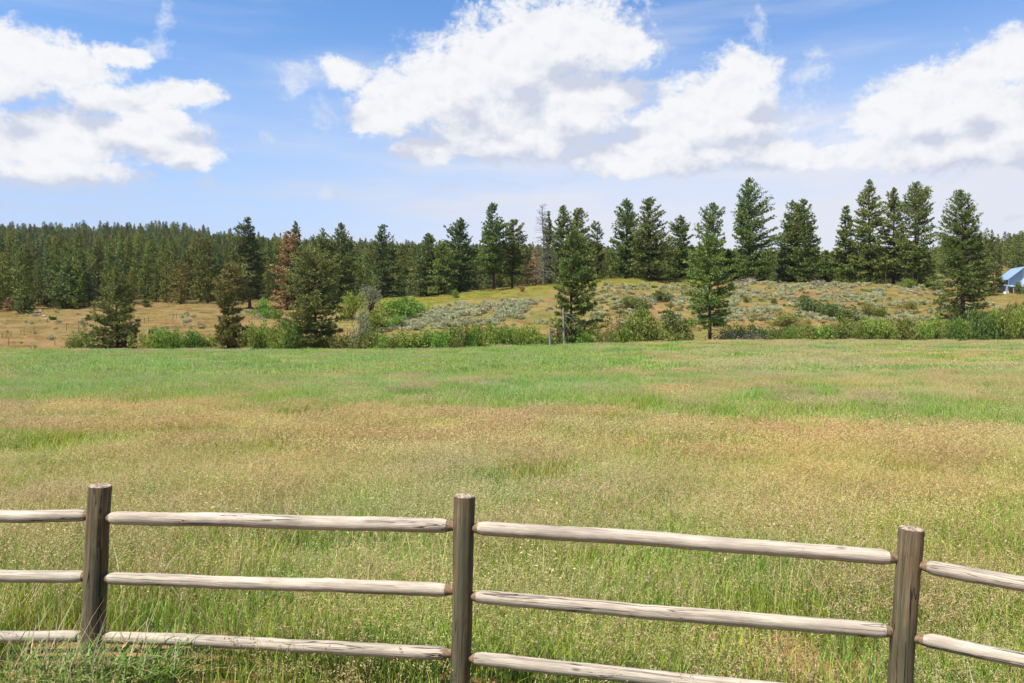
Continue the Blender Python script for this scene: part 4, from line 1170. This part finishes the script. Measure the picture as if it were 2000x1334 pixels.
# ------------------------------------------------------------------ blue house on the right
def house():
    Y = 214.; X = (1996-1000.)/F*Y; z = gz(X, Y)
    base = CH+(667.-577.)/F*Y
    root = thing('blue_house', 'light blue house with a blue metal roof and a porch, far right behind the pines', 'house', (X, Y, base), None, R(-5))
    Mw = plain_mat('blue_siding', (.27, .35, .44), .6, .05, 3.); Mr = plain_mat('blue_metal', (.19, .27, .37), .5, .08, 2., .5)
    Mt = plain_mat('white_trim', (.7, .72, .74), .6, .05); Mg, nt = new_mat('window_glass')
    b = N(nt, 'ShaderNodeBsdfPrincipled', Roughness=.08); b.inputs['Base Color'].default_value = (.02, .025, .03, 1); nt.links.new(b.outputs[0], N(nt, 'ShaderNodeOutputMaterial').inputs[0])
    Md = plain_mat('deck_timber', (.20, .17, .14), .8, .2); Mc = plain_mat('porch_post_timber', (.42, .26, .17), .8, .2)
    c = (1, 1, 1)
    # local: x to the right along the front, y into the house. body 11 x 9, eave 4.4, ridge 7.6 (ridge runs front to back)
    x0, x1, yb, ev, rg = -3.5, 6.0, 5.2, 4.5, 7.5; xm = .35
    g = Geo()
    V = [(x0, 0, -.5), (x1, 0, -.5), (x1, 0, ev), (xm, 0, rg), (x0, 0, ev), (x0, yb, -.5), (x1, yb, -.5), (x1, yb, ev), (xm, yb, rg), (x0, yb, ev)]
    g.add(V, [(0, 1, 2, 4), (5, 9, 7, 6), (0, 4, 9, 5), (1, 6, 7, 2)], c); g.add(V, [(4, 2, 3), (9, 8, 7)], c)
    link('wall', g.mesh('wall', [Mw]), root)
    g = Geo(); o = .9; t = .16
    for s, xe in ((-1, x0), (1, x1)):
        sl = (rg-ev)/abs(xm-xe); xo = xe+s*.55; zo = ev-.55*sl
        V = [(xo, -o, zo+.05), (xo, yb+o, zo+.05), (xm, yb+o, rg+.05), (xm, -o, rg+.05), (xo, -o, zo+.05+t), (xo, yb+o, zo+.05+t), (xm, yb+o, rg+.05+t), (xm, -o, rg+.05+t)]
        g.add(V, [(0, 3, 2, 1), (4, 5, 6, 7), (0, 1, 5, 4), (0, 4, 7, 3), (1, 2, 6, 5)], c)
        for k in range(1, 10):     # standing seams
            yy = -o+(yb+2*o)*k/10.
            g.box((0, 0, 0), (1, 1, 1), c, Matrix(((xm-xo, 0, 0, xo), (0, .05, 0, yy), (rg-zo, 0, .06, zo+.05+t), (0, 0, 0, 1))))
    link('roof', g.mesh('roof', [Mr]), root)
    def window(xa, xb, za, zb):
        g = Geo(); f = .12
        for lo, hi in (((xa-f, -.07, za-f), (xb+f, -.003, za)), ((xa-f, -.07, zb), (xb+f, -.003, zb+f)), ((xa-f, -.07, za), (xa, -.003, zb)), ((xb, -.07, za), (xb+f, -.003, zb)), (((xa+xb)/2-.03, -.05, za), ((xa+xb)/2+.03, -.003, zb))):
            g.box(lo, hi, c)
        w = link('window', g.mesh('window', [Mt]), root)
        g = Geo(); g.box((xa, -.03, za), (xb, -.006, zb), c); link('pane', g.mesh('pane', [Mg]), w)
        g = Geo(); g.box((xa-.25, -.16, za-f-.1), (xb+.25, -.004, za-f-.003), c); link('sill', g.mesh('sill', [Mt]), w)
    window(-2.2, -1.2, .8, 1.7)
    # dark window high on the left wall
    g = Geo(); f = .12; ya, yb_, za, zb = 1.4, 3.4, 3.0, 4.0
    for lo, hi in (((x0-.07, ya-f, za-f), (x0-.003, yb_+f, za)), ((x0-.07, ya-f, zb), (x0-.003, yb_+f, zb+f)), ((x0-.07, ya-f, za), (x0-.003, ya, zb)), ((x0-.07, yb_, za), (x0-.003, yb_+f, zb)), ((x0-.05, (ya+yb_)/2-.04, za), (x0-.003, (ya+yb_)/2+.04, zb))):
        g.box(lo, hi, c)
    w = link('window', g.mesh('window', [Mt]), root)
    g = Geo(); g.box((x0-.03, ya, za), (x0-.006, yb_, zb), c); link('pane', g.mesh('pane', [Mg]), w)
    g = Geo(); g.box((x0-.18, ya-.25, za-f-.1), (x0-.004, yb_+.25, za-f-.003), c); link('sill', g.mesh('sill', [Mt]), w)
    g = Geo(); V = [(x0-.6, -2.6, 2.15), (x1, -2.6, 2.15), (x1, -.003, 2.75), (x0-.6, -.003, 2.75), (x0-.6, -2.6, 2.25), (x1, -2.6, 2.25), (x1, -.003, 2.85), (x0-.6, -.003, 2.85)]
    g.add(V, [(0, 3, 2, 1), (4, 5, 6, 7), (0, 1, 5, 4), (3, 0, 4, 7), (1, 2, 6, 5)], c)
    link('porch_roof', g.mesh('porch_roof', [Mr]), root)
    for xx in (-5.0, -3.4, -.4, 2.2, 5.0):
        g = Geo(); g.box((xx-.07, -2.5, 0.02), (xx+.07, -2.36, 2.145), c); link('porch_post', g.mesh('porch_post', [Mc]), root)
    g = Geo(); g.box((-3.2, -.06, 0.02), (-2.4, -.004, 2.0), c); d = link('door', g.mesh('door', [Md]), root)
    g = Geo(); g.box((x0-.06, -.05, -.4), (x0+.1, -.002, ev-.1), c); g.box((xm-.14, -.05, 2.9), (xm+.02, -.002, 7.2), c); link('corner_trim', g.mesh('corner_trim', [Mt]), root)
    g = Geo(); g.box((-9.5, -3.4, -.35), (x1, -.01, 0.0), c); link('deck', g.mesh('deck', [Md]), root)
    # things standing on the deck
    Mp = {'red': plain_mat('red_paint', (.45, .10, .08), .5), 'green': plain_mat('green_plastic', (.05, .28, .12), .4), 'white': plain_mat('white_paint', (.7, .7, .68), .5), 'orange': plain_mat('clay', (.5, .2, .07), .7)}
    Mrt = root.matrix_basis
    def deck(name, lb, cat, lx, ly, mk, col):
        p = Matrix.Translation(root.location) @ Matrix.Rotation(R(-5), 4, 'Z') @ Vector((lx, ly, .003))
        g = Geo(); mk(g); o = link(name, g.mesh(name, [Mp[col]], False), None, p); tag(o, lb, cat); return o
    def pot(g): g.tube([(0, 0, 0), (0, 0, .38), (0, 0, .45)], [.2, .3, .33], c, 12); g.tube([(0, 0, .40), (0, 0, .401)], [.3, .01], c, 12)
    def chair(g):
        g.box((-.3, -.28, .38), (.3, .28, .44), c); g.box((-.3, .22, .445), (.3, .28, 1.0), c)
        for a in (-.26, .26):
            for b_ in (-.24, .24): g.box((a-.03, b_-.03, 0), (a+.03, b_+.03, .377), c)
    def table(g):
        g.box((-.8, -.4, .68), (.8, .4, .74), c)
        for a in (-.7, .7): g.box((a-.05, -.3, 0), (a+.05, .3, .677), c)
    deck('flower_pot', 'red flower pot at the left end of the deck of the blue house', 'flower pot', -9.0, -2.6, pot, 'red')
    deck('flower_pot', 'green flower pot second from the left end of the deck of the blue house', 'flower pot', -7.7, -2.7, pot, 'green')
    deck('flower_pot', 'orange clay flower pot on the deck below the porch post', 'flower pot', -4.2, -2.9, pot, 'orange')
    deck('deck_chair', 'white chair on the deck before the porch of the blue house', 'chair', -5.2, -1.9, chair, 'white')
    deck('deck_chair', 'red chair on the porch of the blue house', 'chair', -2.8, -1.9, chair, 'red')
    deck('deck_table', 'white table on the porch of the blue house', 'table', -1.2, -2.2, table, 'white')
    deck('planter_box', 'low green planter box on the edge of the deck', 'planter', -.9, -3.0, table, 'green')
house()

# ------------------------------------------------------------------ sky and light
SUN_AZ, SUN_EL = R(-128), R(60)          # azimuth measured from the view direction, clockwise
sdir = Vector((math.sin(SUN_AZ)*math.cos(SUN_EL), math.cos(SUN_AZ)*math.cos(SUN_EL), math.sin(SUN_EL)))
sl = bpy.data.lights.new('sun', 'SUN'); sl.energy = 5.0; sl.angle = R(.53); sl.color = (1., .955, .89)
so = bpy.data.objects.new('sun', sl); COL.objects.link(so); so.rotation_euler = (-sdir).to_track_quat('-Z', 'Y').to_euler(); so.location = (-30, -30, 60)

def build_sky():
    w = bpy.data.worlds.new('World'); sc.world = w; w.use_nodes = True
    w.cycles.sampling_method = 'MANUAL'; w.cycles.sample_map_resolution = 512
    nt = w.node_tree; nt.nodes.clear(); lk = nt.links.new
    out = N(nt, 'ShaderNodeOutputWorld'); bg = N(nt, 'ShaderNodeBackground', Strength=.1)
    sky = N(nt, 'ShaderNodeTexSky', _sky_type='NISHITA', _sun_disc=False, _sun_elevation=SUN_EL, _sun_rotation=SUN_AZ % (2*math.pi), _altitude=1200., _air_density=1.0, _dust_density=.6, _ozone_density=1.6)
    # --- clouds: positions in degrees of azimuth / elevation
    grp = bpy.data.node_groups.new('cloud_field', 'ShaderNodeTree')
    grp.interface.new_socket('P', in_out='INPUT', socket_type='NodeSocketVector')
    grp.interface.new_socket('Dense', in_out='OUTPUT', socket_type='NodeSocketFloat')
    grp.interface.new_socket('Thin', in_out='OUTPUT', socket_type='NodeSocketFloat')
    grp.interface.new_socket('Soft', in_out='OUTPUT', socket_type='NodeSocketFloat')
    gi = grp.nodes.new('NodeGroupInput'); go = grp.nodes.new('NodeGroupOutput')
    def noise(scale, det, rough=.55, src=None, col=False, stretch=(1, 1, 1)):
        m = grp.nodes.new('ShaderNodeVectorMath'); m.operation = 'MULTIPLY'; grp.links.new(src or gi.outputs[0], m.inputs[0]); m.inputs[1].default_value = stretch
        n = N(grp, 'ShaderNodeTexNoise', Scale=scale, Detail=det, Roughness=rough); grp.links.new(m.outputs[0], n.inputs['Vector'])
        return n.outputs[1] if col else n.outputs[0]
    wn = noise(.16, 3., .5, None, True, (1, 1.25, 1))
    v1 = grp.nodes.new('ShaderNodeVectorMath'); v1.operation = 'SUBTRACT'; grp.links.new(wn, v1.inputs[0]); v1.inputs[1].default_value = (.5, .5, .5)
    v2 = grp.nodes.new('ShaderNodeVectorMath'); v2.operation = 'MULTIPLY_ADD'; grp.links.new(v1.outputs[0], v2.inputs[0]); v2.inputs[1].default_value = (3.2, 2.2, 0); grp.links.new(gi.outputs[0], v2.inputs[2])
    fb = noise(.40, 4., .55, None, False, (1, 1.35, 1))
    f2 = noise(1.25, 6., .62, v2.outputs[0], False, (1, 1.25, 1))
    f3 = noise(3.6, 7., .66, None, False, (1, 1.1, 1))
    def blobs(L):
        acc = None
        for (x, y, rx, ry) in L:
            u = (x-1000)/F; az = math.degrees(math.atan(u)); el = math.degrees(math.atan((667-y)/F*math.cos(math.atan(u))))
            ca = math.cos(math.radians(az)); sx = 1/(math.degrees(rx/F)*ca*ca); sy = 1/(math.degrees(ry/F)*ca*math.cos(math.radians(el))**2)
            m = grp.nodes.new('ShaderNodeVectorMath'); m.operation = 'MULTIPLY_ADD'; grp.links.new(v2.outputs[0], m.inputs[0])
            m.inputs[1].default_value = (sx, sy, 0); m.inputs[2].default_value = (-az*sx, -el*sy, 0)
            l = grp.nodes.new('ShaderNodeVectorMath'); l.operation = 'LENGTH'; grp.links.new(m.outputs[0], l.inputs[0])
            acc = l.outputs['Value'] if acc is None else mathn(grp, 'SMOOTH_MIN', acc, l.outputs['Value'], .12)
        return acc
    CUM = [(40, 95, 130, 62), (160, 125, 105, 48), (245, 100, 60, 30), (-20, 150, 120, 50),
           (250, 195, 120, 34), (350, 185, 90, 28),
           (90, 270, 190, 72), (260, 260, 110, 52), (330, 285, 100, 42), (120, 325, 170, 36), (330, 235, 40, 30),
           (1090, 75, 170, 92), (1000, 120, 150, 95), (900, 150, 130, 80), (800, 195, 105, 68), (760, 225, 75, 45), (1200, 85, 90, 55), (960, 220, 170, 70), (1120, 205, 140, 72), (1210, 180, 65, 45),
           (860, 290, 85, 26), (970, 285, 110, 38), (1060, 270, 110, 45), (690, 140, 60, 30),
           (1440, 130, 70, 52), (1390, 190, 110, 55), (1450, 200, 80, 60), (1340, 235, 110, 45), (1280, 280, 110, 36), (1180, 305, 100, 24), (1420, 260, 120, 45), (1350, 310, 150, 28), (1500, 305, 110, 34),
           (1960, 130, 110, 58), (1890, 165, 110, 62), (1800, 190, 100, 62), (1730, 225, 70, 45), (1860, 235, 190, 58), (1980, 230, 110, 80), (1800, 290, 190, 40), (1960, 290, 120, 36), (1690, 305, 110, 28), (1590, 316, 90, 26), (1230, 318, 120, 24)]
    THI = [(600, 135, 85, 28), (570, 160, 45, 40), (630, 215, 60, 40), (300, 90, 60, 40), (312, 30, 16, 60), (20, 195, 100, 40), (290, 342, 36, 14), (400, 350, 34, 22), (400, 300, 40, 30), (525, 263, 24, 10),
           (1470, 60, 36, 42), (1490, 25, 14, 24), (1290, 95, 40, 30), (870, 372, 50, 16), (985, 364, 60, 9), (650, 376, 34, 18), (566, 378, 18, 14), (1580, 150, 70, 30), (1560, 240, 90, 60), (910, 32, 50, 16), (1600, 115, 36, 20), (1860, 400, 40, 16), (1980, 425, 60, 14), (1090, 350, 60, 10), (1480, 230, 150, 110), (1600, 290, 150, 50), (1330, 290, 200, 60), (20, 210, 130, 60), (200, 230, 150, 40), (1850, 310, 200, 40)]
    big = mathn(grp, 'MULTIPLY_ADD', fb, 1.3, -.65)
    med = mathn(grp, 'MULTIPLY_ADD', f2, 1.7, -.85)
    fin = mathn(grp, 'MULTIPLY_ADD', f3, 1.1, -.55)
    cum = mathn(grp, 'ADD', mathn(grp, 'SUBTRACT', 1.0, blobs(CUM)), big)
    dense = mathn(grp, 'ADD', mathn(grp, 'ADD', cum, mathn(grp, 'MULTIPLY', med, .62)), mathn(grp, 'MULTIPLY', fin, .42))
    grp.links.new(dense, go.inputs[0])
    thn = mathn(grp, 'ADD', mathn(grp, 'SUBTRACT', .75, blobs(THI)), big)
    grp.links.new(mathn(grp, 'ADD', mathn(grp, 'ADD', thn, mathn(grp, 'MULTIPLY', med, 1.25)), mathn(grp, 'MULTIPLY', fin, .8)), go.inputs[1])
    grp.links.new(mathn(grp, 'ADD', mathn(grp, 'ADD', cum, mathn(grp, 'MULTIPLY', med, .20)), mathn(grp, 'MULTIPLY', fin, .06)), go.inputs[2])
    # direction -> degrees
    tc = N(nt, 'ShaderNodeTexCoord'); sp = N(nt, 'ShaderNodeSeparateXYZ'); lk(tc.outputs['Generated'], sp.inputs[0])
    az = mathn(nt, 'MULTIPLY', mathn(nt, 'ARCTAN2', sp.outputs[0], sp.outputs[1]), 57.29578)
    el = mathn(nt, 'MULTIPLY', mathn(nt, 'ARCSINE', sp.outputs[2]), 57.29578)
    cb = N(nt, 'ShaderNodeCombineXYZ'); lk(az, cb.inputs[0]); lk(el, cb.inputs[1])
    g0 = nt.nodes.new('ShaderNodeGroup'); g0.node_tree = grp; lk(cb.outputs[0], g0.inputs[0])
    of = N(nt, 'ShaderNodeVectorMath', _operation='ADD'); lk(cb.outputs[0], of.inputs[0]); of.inputs[1].default_value = (-1.0, 2.8, 0)
    g1 = nt.nodes.new('ShaderNodeGroup'); g1.node_tree = grp; lk(of.outputs[0], g1.inputs[0])
    def ss(v, a, b):
        n = nt.nodes.new('ShaderNodeMapRange'); n.interpolation_type = 'SMOOTHSTEP'; lk(v, n.inputs[0]); n.inputs[1].default_value = a; n.inputs[2].default_value = b; return n.outputs[0]
    alpha = ss(g0.outputs[0], -.28, .34)
    thin = mathn(nt, 'MULTIPLY', ss(g0.outputs[1], -.25, .95), .52)
    alpha = mathn(nt, 'MAXIMUM', alpha, thin)
    # self shading: how much cloud lies between here and the sun, higher and to the left
    dif = mathn(nt, 'SUBTRACT', g1.outputs[2], g0.outputs[2])
    deep = mathn(nt, 'MULTIPLY_ADD', g1.outputs[2], .22, dif)
    shade = ss(deep, -.30, 1.15)
    # relief of the billows: brighter where a bump faces the sun
    def bump(dx, dy):
        o = N(nt, 'ShaderNodeVectorMath', _operation='ADD'); lk(cb.outputs[0], o.inputs[0]); o.inputs[1].default_value = (dx, dy, 7.)
        m_ = N(nt, 'ShaderNodeVectorMath', _operation='MULTIPLY'); lk(o.outputs[0], m_.inputs[0]); m_.inputs[1].default_value = (1, 1.3, 1)
        q = N(nt, 'ShaderNodeTexNoise', Scale=.75, Detail=7., Roughness=.60, Distortion=.4); lk(m_.outputs[0], q.inputs['Vector']); return q.outputs[0]
    rel = mathn(nt, 'SUBTRACT', bump(0, 0), bump(-.35, .6))
    shade = mathn(nt, 'MULTIPLY_ADD', rel, -.95, mathn(nt, 'MULTIPLY_ADD', shade, 1.5, .04), clamp=True)
    lit = mixc(nt, shade, (4.68, 4.70, 4.80), (3.15, 3.35, 3.95))
    # sky colour: nishita, a little more saturated high up, plus a thin pale veil low down and cirrus streaks
    sk = mixc(nt, 1.0, sky.outputs[0], (.66, .90, 1.10), 'MULTIPLY')
    veil = mathn(nt, 'MULTIPLY', ss(el, 23., 6.), .98)
    vr = mathn(nt, 'MULTIPLY_ADD', ss(az, -22., 8.), .25, .75)
    vc = mixc(nt, ss(az, -28., 9.), (2.75, 3.35, 4.5), (3.9, 4.02, 4.5))
    st = N(nt, 'ShaderNodeTexNoise', Scale=1.0, Detail=6., Roughness=.55)
    sm = N(nt, 'ShaderNodeVectorMath', _operation='MULTIPLY'); lk(cb.outputs[0], sm.inputs[0]); sm.inputs[1].default_value = (.05, .38, 1); lk(sm.outputs[0], st.inputs['Vector'])
    stv = ss(st.outputs[0], .40, .72)
    veil = mathn(nt, 'ADD', mathn(nt, 'MULTIPLY', veil, vr), mathn(nt, 'MULTIPLY', stv, .36), clamp=True)
    sk = mixc(nt, veil, sk, vc)
    res = mixc(nt, alpha, sk, lit)
    lk(res, bg.inputs[0]); lk(bg.outputs[0], out.inputs[0])
build_sky()

# ------------------------------------------------------------------ air
def build_haze():
    m, nt = new_mat('haze'); out = N(nt, 'ShaderNodeOutputMaterial'); v = N(nt, 'ShaderNodeVolumePrincipled', Density=.00004)
    v.inputs['Color'].default_value = (.80, .88, 1.0, 1); v.inputs['Anisotropy'].default_value = .2
    nt.links.new(v.outputs[0], out.inputs['Volume'])
    g = Geo(); g.box((-7500, -900, -90), (7500, 4600, 165), (1, 1, 1))
    o = link('haze', g.mesh('haze', [m])); tag(o, 'thin pale air over the whole valley', None, None, 'stuff')
if HAZE: build_haze()

# ------------------------------------------------------------------ camera
cam = bpy.data.cameras.new('camera'); co = bpy.data.objects.new('camera', cam); COL.objects.link(co)
cam.sensor_width = 36.; cam.lens = F/2000*36.; cam.clip_end = 6000.; cam.clip_start = .05
co.location = (0, 0, CH); co.rotation_euler = (R(90), 0, 0)
sc.camera = co
sc.view_settings.view_transform = 'Standard'; sc.view_settings.look = 'None'; sc.view_settings.exposure = 1.0; sc.view_settings.gamma = 1.
sc.view_settings.use_curve_mapping = False
sc.render.engine = 'CYCLES'
cy = sc.cycles
cy.max_bounces = 5; cy.diffuse_bounces = 3; cy.glossy_bounces = 2; cy.transmission_bounces = 3; cy.transparent_max_bounces = 4
cy.use_denoising = True; cy.sample_clamp_indirect = 6.
